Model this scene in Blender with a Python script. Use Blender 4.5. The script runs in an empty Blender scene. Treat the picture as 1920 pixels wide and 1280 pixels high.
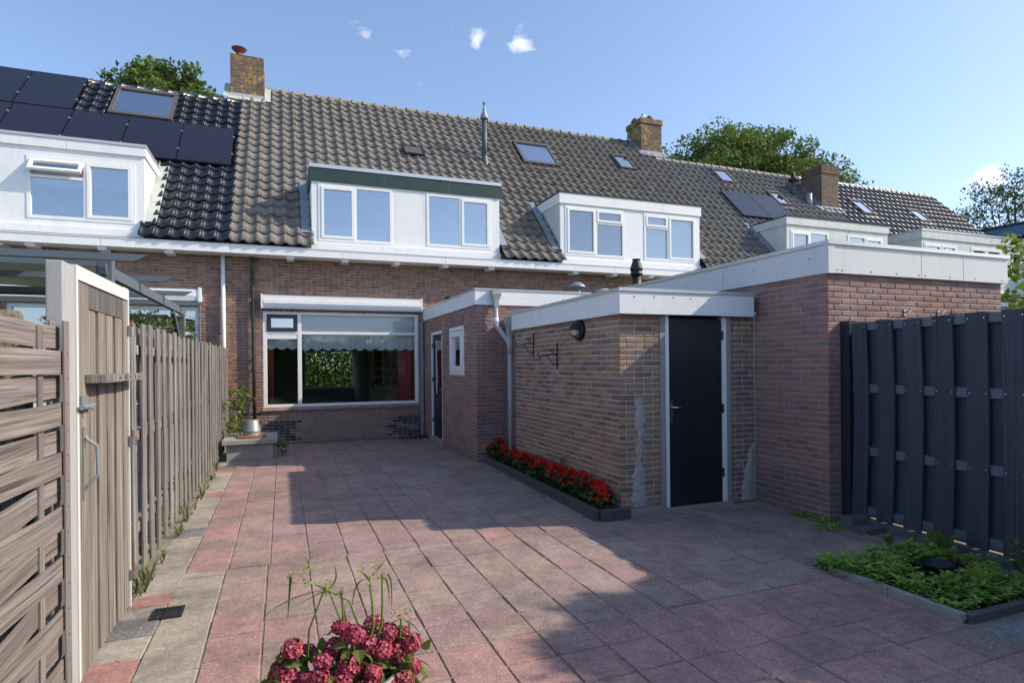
import bpy, math, random
from mathutils import Vector, Matrix
R = math.radians
random.seed(7)
scn = bpy.context.scene
col = scn.collection

# ------------------------------------------------------------------ camera
CAM = Vector((0.0, 0.0, 1.6))
YAW, ROLL, FPX, CY = R(21.064), R(-0.518), 1116.5, 682.3
cd = bpy.data.cameras.new('camera')
cd.sensor_width = 36.0
cd.lens = 36.0 * FPX / 1920.0
cd.shift_y = (CY - 640.0) / 1920.0
cd.clip_start = 0.05
cd.clip_end = 2000.0
cam = bpy.data.objects.new('camera', cd)
col.objects.link(cam)
cam.matrix_world = Matrix.Translation(CAM) @ Matrix.Rotation(-YAW, 4, 'Z') @ Matrix.Rotation(R(90), 4, 'X') @ Matrix.Rotation(ROLL, 4, 'Z')
scn.camera = cam

# ------------------------------------------------------------------ light, sky, exposure
SUN_TO = Vector((1.33, -0.46, 1.0)).normalized()      # direction towards the sun
wd = bpy.data.worlds.new('World')
scn.world = wd
wd.use_nodes = True
SKY_STRENGTH = 0.145
def build_sky():
    nt = wd.node_tree
    nt.nodes.clear()
    N = nt.nodes.new
    L = nt.links.new
    out = N('ShaderNodeOutputWorld')
    bg = N('ShaderNodeBackground')
    sky = N('ShaderNodeTexSky')
    sky.sky_type = 'NISHITA'
    sky.sun_disc = False
    sky.sun_elevation = math.asin(SUN_TO.z)
    sky.sun_rotation = math.atan2(SUN_TO.x, SUN_TO.y)
    sky.air_density = 0.8
    sky.dust_density = 0.8
    sky.ozone_density = 2.0
    tc = N('ShaderNodeTexCoord')
    # thin torn clouds: noise gated by a coarse mask, everywhere over the sky
    mp = N('ShaderNodeMapping'); mp.inputs['Scale'].default_value = (1.0, 1.0, 1.6)
    L(tc.outputs['Generated'], mp.inputs['Vector'])
    nb = N('ShaderNodeTexNoise'); nb.inputs['Scale'].default_value = 26.0; nb.inputs['Detail'].default_value = 9.0; nb.inputs['Roughness'].default_value = 0.62; nb.inputs['Distortion'].default_value = 0.5
    L(mp.outputs['Vector'], nb.inputs['Vector'])
    def blob(px, py, rad, amp):
        # direction of a small cloud, angular radius
        dx, dy = px - 960, py - CY
        a = (dx * math.cos(ROLL) + dy * math.sin(ROLL)) / FPX
        b = (-dx * math.sin(ROLL) + dy * math.cos(ROLL)) / FPX
        d = Vector((a * math.cos(YAW) + math.sin(YAW), -a * math.sin(YAW) + math.cos(YAW), -b)).normalized()
        ds = N('ShaderNodeVectorMath'); ds.operation = 'DISTANCE'
        L(tc.outputs['Generated'], ds.inputs[0]); ds.inputs[1].default_value = d
        m = N('ShaderNodeMapRange'); m.interpolation_type = 'SMOOTHSTEP'
        L(ds.outputs['Value'], m.inputs['Value'])
        m.inputs['From Min'].default_value = rad; m.inputs['From Max'].default_value = 0.0
        m.inputs['To Min'].default_value = 0.0; m.inputs['To Max'].default_value = amp
        return m.outputs['Result']
    acc = None
    for b in [(975, 78, .040, .42), (895, 65, .034, .40), (845, 50, .018, .30), (685, 60, .050, .27), (757, 95, .055, .235), (783, 147, .035, .25), (865, 45, .022, .27), (1850, 335, .040, .55), (1815, 352, .040, .42)]:
        o = blob(*b)
        if acc is None: acc = o
        else:
            mx = N('ShaderNodeMath'); mx.operation = 'MAXIMUM'; L(acc, mx.inputs[0]); L(o, mx.inputs[1]); acc = mx.outputs[0]
    # further cloud banks out of view, same kind
    nc = N('ShaderNodeTexNoise'); nc.inputs['Scale'].default_value = 2.2; nc.inputs['Detail'].default_value = 3.0
    L(tc.outputs['Generated'], nc.inputs['Vector'])
    mc = N('ShaderNodeMapRange'); mc.inputs['From Min'].default_value = 0.60; mc.inputs['From Max'].default_value = 0.80; mc.inputs['To Max'].default_value = 0.35
    L(nc.outputs['Fac'], mc.inputs['Value'])
    mx = N('ShaderNodeMath'); mx.operation = 'MAXIMUM'; L(acc, mx.inputs[0]); L(mc.outputs['Result'], mx.inputs[1])
    ad = N('ShaderNodeMath'); ad.operation = 'ADD'; L(nb.outputs['Fac'], ad.inputs[0]); L(mx.outputs[0], ad.inputs[1])
    cm = N('ShaderNodeMapRange'); cm.interpolation_type = 'SMOOTHSTEP'
    cm.inputs['From Min'].default_value = 0.74; cm.inputs['From Max'].default_value = 1.05
    L(ad.outputs[0], cm.inputs['Value'])
    gate = N('ShaderNodeMath'); gate.operation = 'MULTIPLY'
    gm = N('ShaderNodeMapRange'); gm.inputs['From Min'].default_value = 0.0; gm.inputs['From Max'].default_value = 0.12
    L(mx.outputs[0], gm.inputs['Value'])
    L(cm.outputs['Result'], gate.inputs[0]); L(gm.outputs['Result'], gate.inputs[1])
    sc = N('ShaderNodeMath'); sc.operation = 'MULTIPLY'; L(gate.outputs[0], sc.inputs[0]); sc.inputs[1].default_value = 0.85
    mix = N('ShaderNodeMix'); mix.data_type = 'RGBA'
    L(sc.outputs[0], mix.inputs['Factor'])
    gm_ = N('ShaderNodeGamma'); gm_.inputs['Gamma'].default_value = 0.84
    L(sky.outputs['Color'], gm_.inputs['Color'])
    tn = N('ShaderNodeMix'); tn.data_type = 'RGBA'; tn.blend_type = 'MULTIPLY'; tn.inputs[0].default_value = 1.0
    L(gm_.outputs['Color'], tn.inputs[6]); tn.inputs[7].default_value = (.90, .935, .99, 1)
    L(tn.outputs[2], mix.inputs[6])
    mix.inputs[7].default_value = (3.9, 3.9, 4.0, 1)
    L(mix.outputs[2], bg.inputs['Color'])
    bg.inputs['Strength'].default_value = SKY_STRENGTH
    L(bg.outputs['Background'], out.inputs['Surface'])
build_sky()
sd = bpy.data.lights.new('sun', 'SUN')
sd.energy = 2.3
sd.angle = R(0.55)
sd.color = (1.0, 0.87, 0.69)
sun = bpy.data.objects.new('sun', sd)
col.objects.link(sun)
sun.rotation_euler = (-SUN_TO).to_track_quat('-Z', 'Y').to_euler()
sun.location = (20, -8, 20)
scn.view_settings.view_transform = 'Standard'
scn.view_settings.look = 'None'
scn.view_settings.gamma = 1.0
scn.view_settings.exposure = 1.2
scn.view_settings.use_curve_mapping = False
scn.render.engine = 'CYCLES'

# ------------------------------------------------------------------ materials
MATS = {}
class NT:
    def __init__(s, name):
        m = bpy.data.materials.new(name); m.use_nodes = True
        s.m = m; s.t = m.node_tree; s.t.nodes.clear()
        s.out = s.N('ShaderNodeOutputMaterial'); s.b = s.N('ShaderNodeBsdfPrincipled')
        s.L(s.b.outputs[0], s.out.inputs['Surface'])
        MATS[name] = m
    def N(s, t): return s.t.nodes.new(t)
    def L(s, a, b): s.t.links.new(a, b)
    def coord(s, scale=(1, 1, 1), kind='Object'):
        tc = s.N('ShaderNodeTexCoord'); mp = s.N('ShaderNodeMapping'); mp.inputs['Scale'].default_value = scale
        s.L(tc.outputs[kind], mp.inputs['Vector']); return mp.outputs['Vector']
    def world(s, scale=(1, 1, 1)):
        g = s.N('ShaderNodeNewGeometry'); mp = s.N('ShaderNodeMapping'); mp.inputs['Scale'].default_value = scale
        s.L(g.outputs['Position'], mp.inputs['Vector']); return mp.outputs['Vector']
    def noise(s, vec, scale, detail=4, rough=.55, dist=0.0):
        n = s.N('ShaderNodeTexNoise'); n.inputs['Scale'].default_value = scale; n.inputs['Detail'].default_value = detail
        n.inputs['Roughness'].default_value = rough; n.inputs['Distortion'].default_value = dist
        s.L(vec, n.inputs['Vector']); return n.outputs['Fac']
    def ramp(s, fac, stops, interp='LINEAR'):
        r = s.N('ShaderNodeValToRGB'); r.color_ramp.interpolation = interp
        e = r.color_ramp.elements
        while len(e) > 1: e.remove(e[0])
        e[0].position = stops[0][0]; e[0].color = (*stops[0][1], 1)
        for p, c in stops[1:]:
            k = e.new(p); k.color = (*c, 1)
        s.L(fac, r.inputs['Fac']); return r.outputs['Color']
    def mr(s, v, a, b, c=0.0, d=1.0):
        m = s.N('ShaderNodeMapRange'); m.inputs['From Min'].default_value = a; m.inputs['From Max'].default_value = b
        m.inputs['To Min'].default_value = c; m.inputs['To Max'].default_value = d
        s.L(v, m.inputs['Value']); return m.outputs['Result']
    def math(s, op, a, b):
        m = s.N('ShaderNodeMath'); m.operation = op
        for i, v in enumerate((a, b)):
            if isinstance(v, (int, float)): m.inputs[i].default_value = v
            else: s.L(v, m.inputs[i])
        return m.outputs[0]
    def mix(s, fac, a, b, mode='MIX'):
        m = s.N('ShaderNodeMix'); m.data_type = 'RGBA'; m.blend_type = mode
        for i, v in ((0, fac), (6, a), (7, b)):
            if isinstance(v, (int, float)): m.inputs[i].default_value = v
            elif isinstance(v, tuple): m.inputs[i].default_value = (*v, 1)
            else: s.L(v, m.inputs[i])
        return m.outputs[2]
    def rnd(s):
        oi = s.N('ShaderNodeObjectInfo'); g = s.N('ShaderNodeNewGeometry')
        a = s.math('ADD', oi.outputs['Random'], g.outputs['Random Per Island'])
        return s.math('FRACT', a, 0.0)
    def bump(s, h, strength=.3, dist=.01):
        b = s.N('ShaderNodeBump'); b.inputs['Strength'].default_value = strength; b.inputs['Distance'].default_value = dist
        s.L(h, b.inputs['Height']); s.L(b.outputs['Normal'], s.b.inputs['Normal'])
    def col(s, c):
        if isinstance(c, tuple): s.b.inputs['Base Color'].default_value = (*c, 1)
        else: s.L(c, s.b.inputs['Base Color'])
    def rough(s, v):
        if isinstance(v, (int, float)): s.b.inputs['Roughness'].default_value = v
        else: s.L(v, s.b.inputs['Roughness'])
    def set(s, **k):
        for a, v in k.items(): s.b.inputs[a.replace('_', ' ')].default_value = v

def brick_mat(name, palette, bloom=(.5, .46, .43), bloomamt=.25, alg=None, algamt=0.0, lichen=0.0):
    t = NT(name); w = t.world()
    palette = [(q[0] * 1.62, q[1] * 1.85, q[2] * 1.80) for q in palette]
    n = len(palette)
    c = t.ramp(t.rnd(), [(i / n, p) for i, p in enumerate(palette)], 'CONSTANT')
    c = t.mix(.28, c, t.mix(t.noise(w, 9.0, 4), palette[0], palette[min(3, n - 1)]))
    g = t.noise(w, 55.0, 5, .7)
    c = t.mix(t.mr(g, .25, .75, .0, .55), c, t.mix(1.0, c, (.45, .42, .42), 'MULTIPLY'))
    c = t.mix(t.mr(t.noise(w, 1.5, 6, .7, .6), .45, .75, 0, .5), c, t.mix(1.0, c, (.52, .50, .50), 'MULTIPLY'))
    b = t.math('MULTIPLY', t.mr(t.noise(w, 2.3, 6, .7, .4), .50, .72), t.mr(t.noise(w, 30.0, 4), .35, .65))
    c = t.mix(t.math('MULTIPLY', b, bloomamt), c, bloom)
    if alg:
        a = t.math('MULTIPLY', t.mr(t.noise(w, 1.1, 5, .6, .3), .42, .66), t.mr(t.noise(w, 14.0, 3), .3, .6))
        c = t.mix(t.math('MULTIPLY', a, algamt), c, alg)
    if lichen:
        a = t.math('MULTIPLY', t.mr(t.noise(w, 6.0, 6, .7), .50, .58), t.mr(t.noise(w, 1.9, 2), .42, .56))
        c = t.mix(t.math('MULTIPLY', a, lichen), c, (.52, .33, .03))
    t.col(c); t.rough(.9)
    t.bump(t.noise(w, 120.0, 4, .7), .5, .004)
    return t.m
def mortar_mat(name, c0, c1, lichen=0.0):
    t = NT(name); w = t.world()
    c = t.mix(t.noise(w, 7.0, 5, .65), c0, c1)
    c = t.mix(t.mr(t.noise(w, 90.0, 3), .3, .7), c, t.mix(1.0, c, (.7, .68, .66), 'MULTIPLY'))
    t.col(c); t.rough(.95); t.bump(t.noise(w, 160.0, 3), .5, .003)
    return t.m
brick_mat('brick_house', [(.20, .092, .068), (.145, .072, .06), (.235, .125, .082), (.175, .082, .065), (.105, .058, .055), (.265, .145, .092), (.22, .092, .064)], bloomamt=.18)
brick_mat('brick_dark', [(.035, .030, .034), (.05, .04, .042), (.028, .025, .03)], bloomamt=.12)
brick_mat('brick_plinth', [(.20, .115, .10), (.17, .10, .095), (.22, .13, .11)], bloomamt=.3)
brick_mat('brick_red', [(.24, .112, .097), (.20, .095, .09), (.262, .132, .112), (.175, .094, .093), (.285, .122, .097), (.225, .112, .102)], bloomamt=.6)
brick_mat('brick_purple', [(.165, .092, .09), (.19, .10, .094), (.14, .085, .09)], bloomamt=.3)
brick_mat('brick_shed', [(.23, .10, .08), (.235, .128, .088), (.135, .07, .068), (.25, .162, .10), (.10, .062, .062), (.25, .092, .075), (.19, .128, .072)], bloomamt=.2, alg=(.24, .22, .10), algamt=.5)
brick_mat('brick_chimney', [(.10, .056, .042), (.12, .068, .048), (.082, .046, .037), (.135, .08, .053)], bloomamt=.15, lichen=.95)
brick_mat('brick_chimney_plain', [(.115, .065, .045), (.135, .078, .05), (.095, .055, .042)], bloomamt=.1)
mortar_mat('mortar_house', (.46, .41, .36), (.30, .27, .245))
mortar_mat('mortar_grey', (.68, .65, .61), (.50, .48, .45))
mortar_mat('mortar_mid', (.50, .46, .44), (.36, .33, .32))
mortar_mat('mortar_plinth', (.4, .38, .36), (.30, .28, .27))

def plain(name, c, rough=.6, var=.15, vscale=6.0, bump=0.0, metallic=0.0, dirt=None, dirtamt=0.0, coat=0.0):
    t = NT(name); w = t.world()
    cc = t.mix(t.mr(t.noise(w, vscale, 5, .65), .3, .7, 0, var * 2), c, tuple(x * .72 for x in c))
    if dirt:
        d = t.math('MULTIPLY', t.math('MAXIMUM', t.mr(t.noise(t.world((1, 1, .12)), 16.0, 5, .7, .2), .52, .72), t.mr(t.noise(t.world((1, 1, .5)), 3.0, 6, .75, .4), .50, .75)), dirtamt)
        cc = t.mix(d, cc, dirt)
    t.col(cc); t.rough(rough); t.set(Metallic=metallic)
    if coat: t.b.inputs['Coat Weight'].default_value = coat
    if bump: t.bump(t.noise(w, 90.0, 4), bump, .004)
    return t.m
plain('white_paint', (.86, .86, .86), .45, .04, 3, dirt=(.55, .55, .50), dirtamt=.22)
plain('white_panel', (.83, .84, .85), .5, .05, 2, dirt=(.52, .54, .48), dirtamt=.32)
t_ = plain('post_metal', (.42, .42, .42), .55, .1, 3, dirt=(.20, .15, .11), dirtamt=.45)
plain('white_weathered', (.66, .68, .66), .6, .08, 2.5, dirt=(.33, .36, .31), dirtamt=.6)
plain('fascia_garage', (.72, .72, .73), .42, .04, 1.5, dirt=(.48, .49, .45), dirtamt=.32)
plain('alu_trim', (.62, .61, .60), .35, .06, 4, metallic=.5)
plain('green_board', (.022, .05, .043), .45, .15, 5)
plain('green_frame', (.02, .035, .035), .4, .1, 5)
plain('lead', (.27, .31, .36), .5, .25, 5, metallic=.25, dirt=(.5, .53, .55), dirtamt=.5, bump=.3)
plain('lead_pale', (.47, .50, .47), .7, .25, 8, dirt=(.62, .64, .60), dirtamt=.6, bump=.3)
plain('pvc_grey', (.36, .37, .38), .4, .08, 5, dirt=(.22, .21, .19), dirtamt=.25)
plain('pvc_white', (.72, .74, .77), .4, .05, 5)
plain('pipe_black', (.022, .028, .026), .5, .3, 9, dirt=(.30, .27, .22), dirtamt=.5)
plain('flue_grey', (.07, .085, .09), .5, .15, 5)
plain('black_plastic', (.015, .016, .018), .45, .1, 9)
plain('dark_metal', (.03, .03, .032), .45, .1, 9, metallic=.6)
plain('zinc', (.27, .30, .32), .5, .2, 12, metallic=.3, dirt=(.38, .40, .40), dirtamt=.4)
plain('chrome', (.62, .62, .62), .25, .05, 9, metallic=1.0)
plain('steel_dull', (.36, .36, .36), .4, .15, 20, metallic=.8, dirt=(.25, .10, .04), dirtamt=.35)
plain('rust', (.24, .10, .045), .8, .3, 20, bump=.4)
plain('terracotta', (.16, .055, .045), .7, .2, 10)
plain('concrete', (.34, .33, .30), .9, .25, 9, bump=.5, dirt=(.17, .16, .13), dirtamt=.5)
plain('concrete_dark', (.12, .12, .12), .9, .25, 9, bump=.4, dirt=(.06, .07, .05), dirtamt=.4)
plain('render_patch', (.46, .435, .40), .95, .4, 30, bump=.9, dirt=(.22, .20, .18), dirtamt=.6)
plain('frame_stone', (.34, .335, .32), .85, .2, 11, bump=.5, dirt=(.20, .19, .17), dirtamt=.5)
plain('pergola_grey', (.12, .145, .175), .5, .1, 6)
plain('pergola_post', (.10, .11, .09), .6, .15, 8)
plain('roof_felt', (.06, .06, .062), .9, .25, 5, bump=.3)
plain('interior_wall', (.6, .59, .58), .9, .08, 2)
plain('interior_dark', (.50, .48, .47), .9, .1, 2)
plain('interior_floor', (.36, .28, .21), .5, .2, 3)
plain('interior_white', (.72, .73, .74), .7, .03, 2)
plain('interior_shade', (.11, .115, .12), .9, .1, 2)  # dark colour stands in for the dimness behind panes
plain('interior_door', (.78, .72, .63), .5, .08, 4)
plain('curtain_red', (.60, .09, .10), .9, .12, 6)
plain('curtain_rust', (.45, .14, .07), .9, .12, 6)
plain('net_white', (.86, .87, .88), .9, .05, 30)
plain('blind_pale', (.58, .52, .50), .9, .05, 3)
plain('door_dark', (.014, .016, .021), .42, .35, 2.5, dirt=(.045, .05, .055), dirtamt=.45)
plain('soil', (.045, .035, .028), .95, .35, 25, bump=.9)
plain('wood_plank_new', (.34, .24, .15), .8, .25, 12)
plain('pot_grey', (.28, .29, .28), .5, .15, 8)
plain('blue_cladding', (.10, .21, .42), .5, .08, 2)
plain('brown_wall', (.075, .058, .05), .8, .2, 4)
plain('bark', (.085, .065, .05), .95, .3, 9, bump=.7)
plain('stem_green', (.12, .20, .035), .6, .25, 14)
plain('sand', (.30, .25, .185), .95, .4, 15, bump=.5, dirt=(.10, .105, .045), dirtamt=.9)
plain('skylight_frame', (.10, .085, .08), .45, .1, 6)
plain('moss', (.055, .13, .018), .95, .35, 18, bump=.9)
plain('kerb', (.075, .077, .08), .85, .25, 14, bump=.5, dirt=(.14, .14, .13), dirtamt=.4)

def tile_mat(name, c0, c1, c2, rough, lichen=0.0, coat=0.0, stain=.4):
    c0, c1, c2 = [tuple(x * 1.15 for x in q) for q in (c0, c1, c2)]
    t = NT(name); w = t.world()
    c = t.ramp(t.rnd(), [(0, c0), (.5, c1), (1, c2)])
    c = t.mix(t.mr(t.noise(w, 5.0, 6, .7), .42, .68, 0, stain), c, tuple(x * .45 for x in c0))
    c = t.mix(t.mr(t.noise(w, 42.0, 5, .7), .52, .75, 0, .35), c, tuple(min(1, x * 1.9) for x in c2))
    if lichen:
        a = t.math('MULTIPLY', t.mr(t.noise(w, 11.0, 5, .65), .60, .68), t.mr(t.noise(w, .8, 2), .46, .6))
        c = t.mix(t.math('MULTIPLY', a, lichen), c, (.45, .33, .08))
    t.col(c); t.rough(rough)
    if coat: t.b.inputs['Coat Weight'].default_value = coat; t.b.inputs['Coat Roughness'].default_value = .12
    if rough > .5: t.bump(t.noise(w, 110.0, 4, .7), .4, .004)
    return t.m
tile_mat('tile_matt', (.145, .132, .12), (.195, .178, .162), (.168, .153, .139), .85, lichen=.8, stain=.6)
tile_mat('tile_matt_c', (.13, .115, .102), (.17, .15, .133), (.15, .133, .118), .85, lichen=.8, stain=.7)
tile_mat('tile_grey', (.11, .103, .10), (.14, .132, .128), (.125, .118, .115), .7, stain=.5)
tile_mat('tile_glazed', (.009, .012, .021), (.014, .018, .030), (.011, .015, .025), .40, coat=.08, stain=.25)
tile_mat('tile_blue', (.012, .016, .032), (.018, .023, .045), (.015, .019, .038), .38, coat=.15, stain=.15)

def paver_mat(name, palette, speck=.5):
    palette = [tuple(x * 1.38 for x in q) for q in palette]
    t = NT(name); w = t.world()
    n = len(palette)
    c = t.ramp(t.rnd(), [(i / n, p) for i, p in enumerate(palette)], 'CONSTANT')
    c = t.mix(.50, c, t.ramp(t.noise(w, 1.3, 4, .6), [(.3, palette[1]), (.7, palette[0])]))
    c = t.mix(t.mr(t.noise(w, 2.6, 7, .75, .3), .40, .66, 0, .75), c, t.mix(1.0, c, (.50, .50, .54), 'MULTIPLY'))
    v = t.N('ShaderNodeTexVoronoi'); v.inputs['Scale'].default_value = 85.0; t.L(w, v.inputs['Vector'])
    c = t.mix(t.math('MULTIPLY', t.mr(v.outputs['Color'], .0, 1.0, -.25, 1.0), .55), c, t.mix(1.0, c, (.40, .38, .40), 'MULTIPLY'))
    s = t.math('MULTIPLY', t.mr(t.noise(w, 70.0, 3, .6), .60, .66), speck)
    c = t.mix(s, c, (.60, .55, .52))
    d = t.math('MULTIPLY', t.math('MULTIPLY', t.mr(t.noise(w, .9, 6, .75, .5), .44, .62), t.mr(t.noise(w, 9.0, 5, .7), .3, .6)), .6)
    c = t.mix(d, c, (.10, .09, .075))
    t.col(c); t.rough(.92); t.bump(t.noise(w, 130.0, 4, .7), .55, .004)
    return t.m
paver_mat('paver_brown', [(.305, .205, .182), (.265, .182, .168), (.32, .20, .175), (.29, .197, .177), (.245, .175, .166), (.31, .21, .185)], .8)
paver_mat('paver_beige', [(.32, .235, .20), (.292, .215, .187), (.33, .235, .198), (.305, .223, .19), (.275, .205, .183)], .7)
paver_mat('paver_pink', [(.36, .208, .187), (.335, .196, .18), (.375, .212, .187), (.32, .195, .18)], .6)
paver_mat('paver_red', [(.41, .195, .16), (.38, .19, .16)], .4)
paver_mat('paver_sand', [(.35, .305, .245), (.315, .28, .228), (.285, .262, .225), (.335, .295, .24)], .5)
paver_mat('paver_charcoal', [(.14, .14, .145), (.16, .157, .16)], .9)
paver_mat('paver_slab', [(.25, .255, .25), (.23, .235, .235)], .4)

def wood_mat(name, c0, c1, c2, axis='Z', rough=.85, contrast=1.0):
    t = NT(name)
    oi = t.N('ShaderNodeObjectInfo')
    cb = t.N('ShaderNodeCombineXYZ')
    for i, k in enumerate((37.0, 53.0, 91.0)): t.L(t.math('MULTIPLY', oi.outputs['Random'], k), cb.inputs[i])
    def vec(a, l):
        w = t.world({'Z': (a, a, l), 'Y': (3.0, l, a), 'X': (l, a, a)}[axis])
        off = t.N('ShaderNodeVectorMath'); off.operation = 'ADD'
        t.L(w, off.inputs[0]); t.L(cb.outputs[0], off.inputs[1]); return off.outputs[0]
    broad = t.noise(vec(34, .9), 1.0, 5, .65, 0)
    grain = t.noise(vec(120, 1.4), 1.0, 4, .6, 0)
    blot = t.noise(vec(7, 2.0), 1.0, 6, .75, .3)
    c = t.ramp(broad, [(.30, c0), (.5, c1), (.70, c2)])
    c = t.mix(t.mr(grain, .44, .68, 0, .70 * contrast), c, tuple(x * .30 for x in c0))
    c = t.mix(t.mr(blot, .52, .70, 0, .55), c, tuple(x * .42 for x in c1))
    c = t.mix(t.mr(oi.outputs['Random'], 0, 1, 0, .40), c, tuple(x * .55 for x in c1))
    crack = t.noise(vec(60, .8), 1.0, 3, .5, 0)
    c = t.mix(t.mr(crack, .62, .66, 0, .75), c, tuple(x * .18 for x in c0))
    t.col(c); t.rough(rough); t.bump(grain, .7, .006)
    return t.m
wood_mat('wood_fence', (.12, .10, .088), (.27, .248, .228), (.45, .43, .40))
wood_mat('wood_gate', (.14, .108, .085), (.29, .255, .222), (.45, .415, .38))
wood_mat('wood_top_board', (.09, .085, .085), (.15, .145, .14), (.22, .205, .19))
wood_mat('wood_woven', (.135, .10, .09), (.265, .225, .208), (.42, .385, .365), 'Y')
wood_mat('wood_woven_post', (.17, .14, .125), (.27, .238, .22), (.36, .33, .31), 'Z')
wood_mat('wood_post_old', (.09, .085, .058), (.19, .17, .128), (.32, .285, .21))
wood_mat('composite', (.046, .056, .074), (.060, .072, .094), (.076, .089, .112), 'Z', .7, .5)
wood_mat('composite_post', (.015, .021, .031), (.019, .026, .037), (.024, .032, .044), 'Z', .55, .4)
plain('composite_rail', (.115, .135, .18), .45, .12, 6)
plain('fence_metal_post', (.022, .028, .037), .5, .1, 7)

def glass_mat(name, base, tint, rough=0.0):
    t = NT(name)
    t.t.nodes.remove(t.b)
    tr = t.N('ShaderNodeBsdfTransparent'); tr.inputs['Color'].default_value = (*tint, 1)
    gl = t.N('ShaderNodeBsdfGlossy'); gl.inputs['Roughness'].default_value = rough; gl.inputs['Color'].default_value = (.95, .97, 1, 1)
    fr = t.N('ShaderNodeFresnel'); fr.inputs['IOR'].default_value = 1.52
    bp = t.N('ShaderNodeBump'); bp.inputs['Strength'].default_value = .12; bp.inputs['Distance'].default_value = .05
    t.L(t.noise(t.world(), 1.6, 2, .5), bp.inputs['Height']); t.L(bp.outputs['Normal'], gl.inputs['Normal'])
    f = t.math('ADD', t.math('MULTIPLY', fr.outputs[0], 1.7), base)
    f = t.math('MINIMUM', f, 1.0)
    ms = t.N('ShaderNodeMixShader'); t.L(f, ms.inputs[0]); t.L(tr.outputs[0], ms.inputs[1]); t.L(gl.outputs[0], ms.inputs[2])
    t.L(ms.outputs[0], t.out.inputs['Surface'])
    return t.m
glass_mat('glass_room', .0, (.86, .89, .88))
glass_mat('glass_coated', .42, (.70, .78, .88))
glass_mat('glass_clear', .22, (.80, .85, .90))
glass_mat('glass_sky', .45, (.5, .55, .6), .03)
def solar_mat():
    t = NT('solar_cell')
    w = t.coord((1, 1, 1))
    sx = t.N('ShaderNodeSeparateXYZ'); t.L(w, sx.inputs[0])
    f = t.math('FRACT', t.math('MULTIPLY', sx.outputs[0], 22.0), 0.0)
    line = t.math('LESS_THAN', f, .10)
    c = t.mix(line, (.010, .011, .022), (.045, .048, .065))
    t.col(c); t.rough(.18); t.set(IOR=1.45)
solar_mat()
def leaf_mat(name, pal, trans=.3, rough=.5):
    t = NT(name)
    c = t.ramp(t.rnd(), [(i / max(1, len(pal) - 1), p) for i, p in enumerate(pal)])
    c = t.mix(t.mr(t.noise(t.world(), 1.7, 3), .35, .65, 0, .5), c, tuple(x * .55 for x in pal[0]))
    t.col(c); t.rough(rough + .15); t.b.inputs['Specular IOR Level'].default_value = .25
    tl = t.N('ShaderNodeBsdfTranslucent'); t.L(c, tl.inputs['Color'])
    ms = t.N('ShaderNodeMixShader'); ms.inputs[0].default_value = trans
    t.L(t.b.outputs[0], ms.inputs[1]); t.L(tl.outputs[0], ms.inputs[2]); t.L(ms.outputs[0], t.out.inputs['Surface'])
leaf_mat('leaf_tree', [(.11, .17, .04), (.16, .235, .055), (.215, .29, .08), (.13, .195, .045)])
leaf_mat('leaf_tree_light', [(.11, .18, .045), (.16, .24, .06), (.21, .29, .085)])
leaf_mat('leaf_dark', [(.045, .075, .02), (.07, .105, .028), (.09, .13, .04)])
leaf_mat('leaf_olive', [(.11, .15, .045), (.17, .205, .075), (.23, .255, .11), (.13, .165, .05)])
leaf_mat('leaf_bright', [(.11, .20, .025), (.17, .28, .04), (.24, .36, .06), (.13, .24, .035)])
leaf_mat('leaf_groundcover', [(.19, .34, .05), (.30, .46, .075), (.40, .55, .12), (.22, .38, .06)])
leaf_mat('leaf_begonia', [(.03, .065, .02), (.05, .10, .025), (.075, .13, .035)], .15)
leaf_mat('leaf_sedge', [(.12, .22, .03), (.20, .30, .06)], .3)
def faded_petals():
    t = NT('petal_crimson')
    c = t.ramp(t.rnd(), [(0, (.19, .012, .04)), (.3, (.27, .02, .06)), (.6, (.36, .045, .09)), (.85, (.44, .09, .13)), (1, (.54, .18, .20))])
    oi = t.N('ShaderNodeObjectInfo')
    c = t.mix(t.mr(oi.outputs['Random'], .35, 1.0, 0, .55), c, (.30, .06, .09))
    c = t.mix(t.mr(oi.outputs['Random'], .0, .22, .40, 0), c, (.42, .17, .14))
    t.col(c); t.rough(.7); t.b.inputs['Specular IOR Level'].default_value = .25
faded_petals()
leaf_mat('petal_red', [(.72, .012, .014), (.80, .03, .02), (.62, .010, .016)], .3)
leaf_mat('petal_orange', [(.70, .06, .02), (.66, .04, .02)], .25)
leaf_mat('petal_pale', [(.35, .42, .12), (.45, .50, .18)], .25)
leaf_mat('leaf_yellow', [(.32, .36, .05), (.22, .30, .04)], .3)

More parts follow.
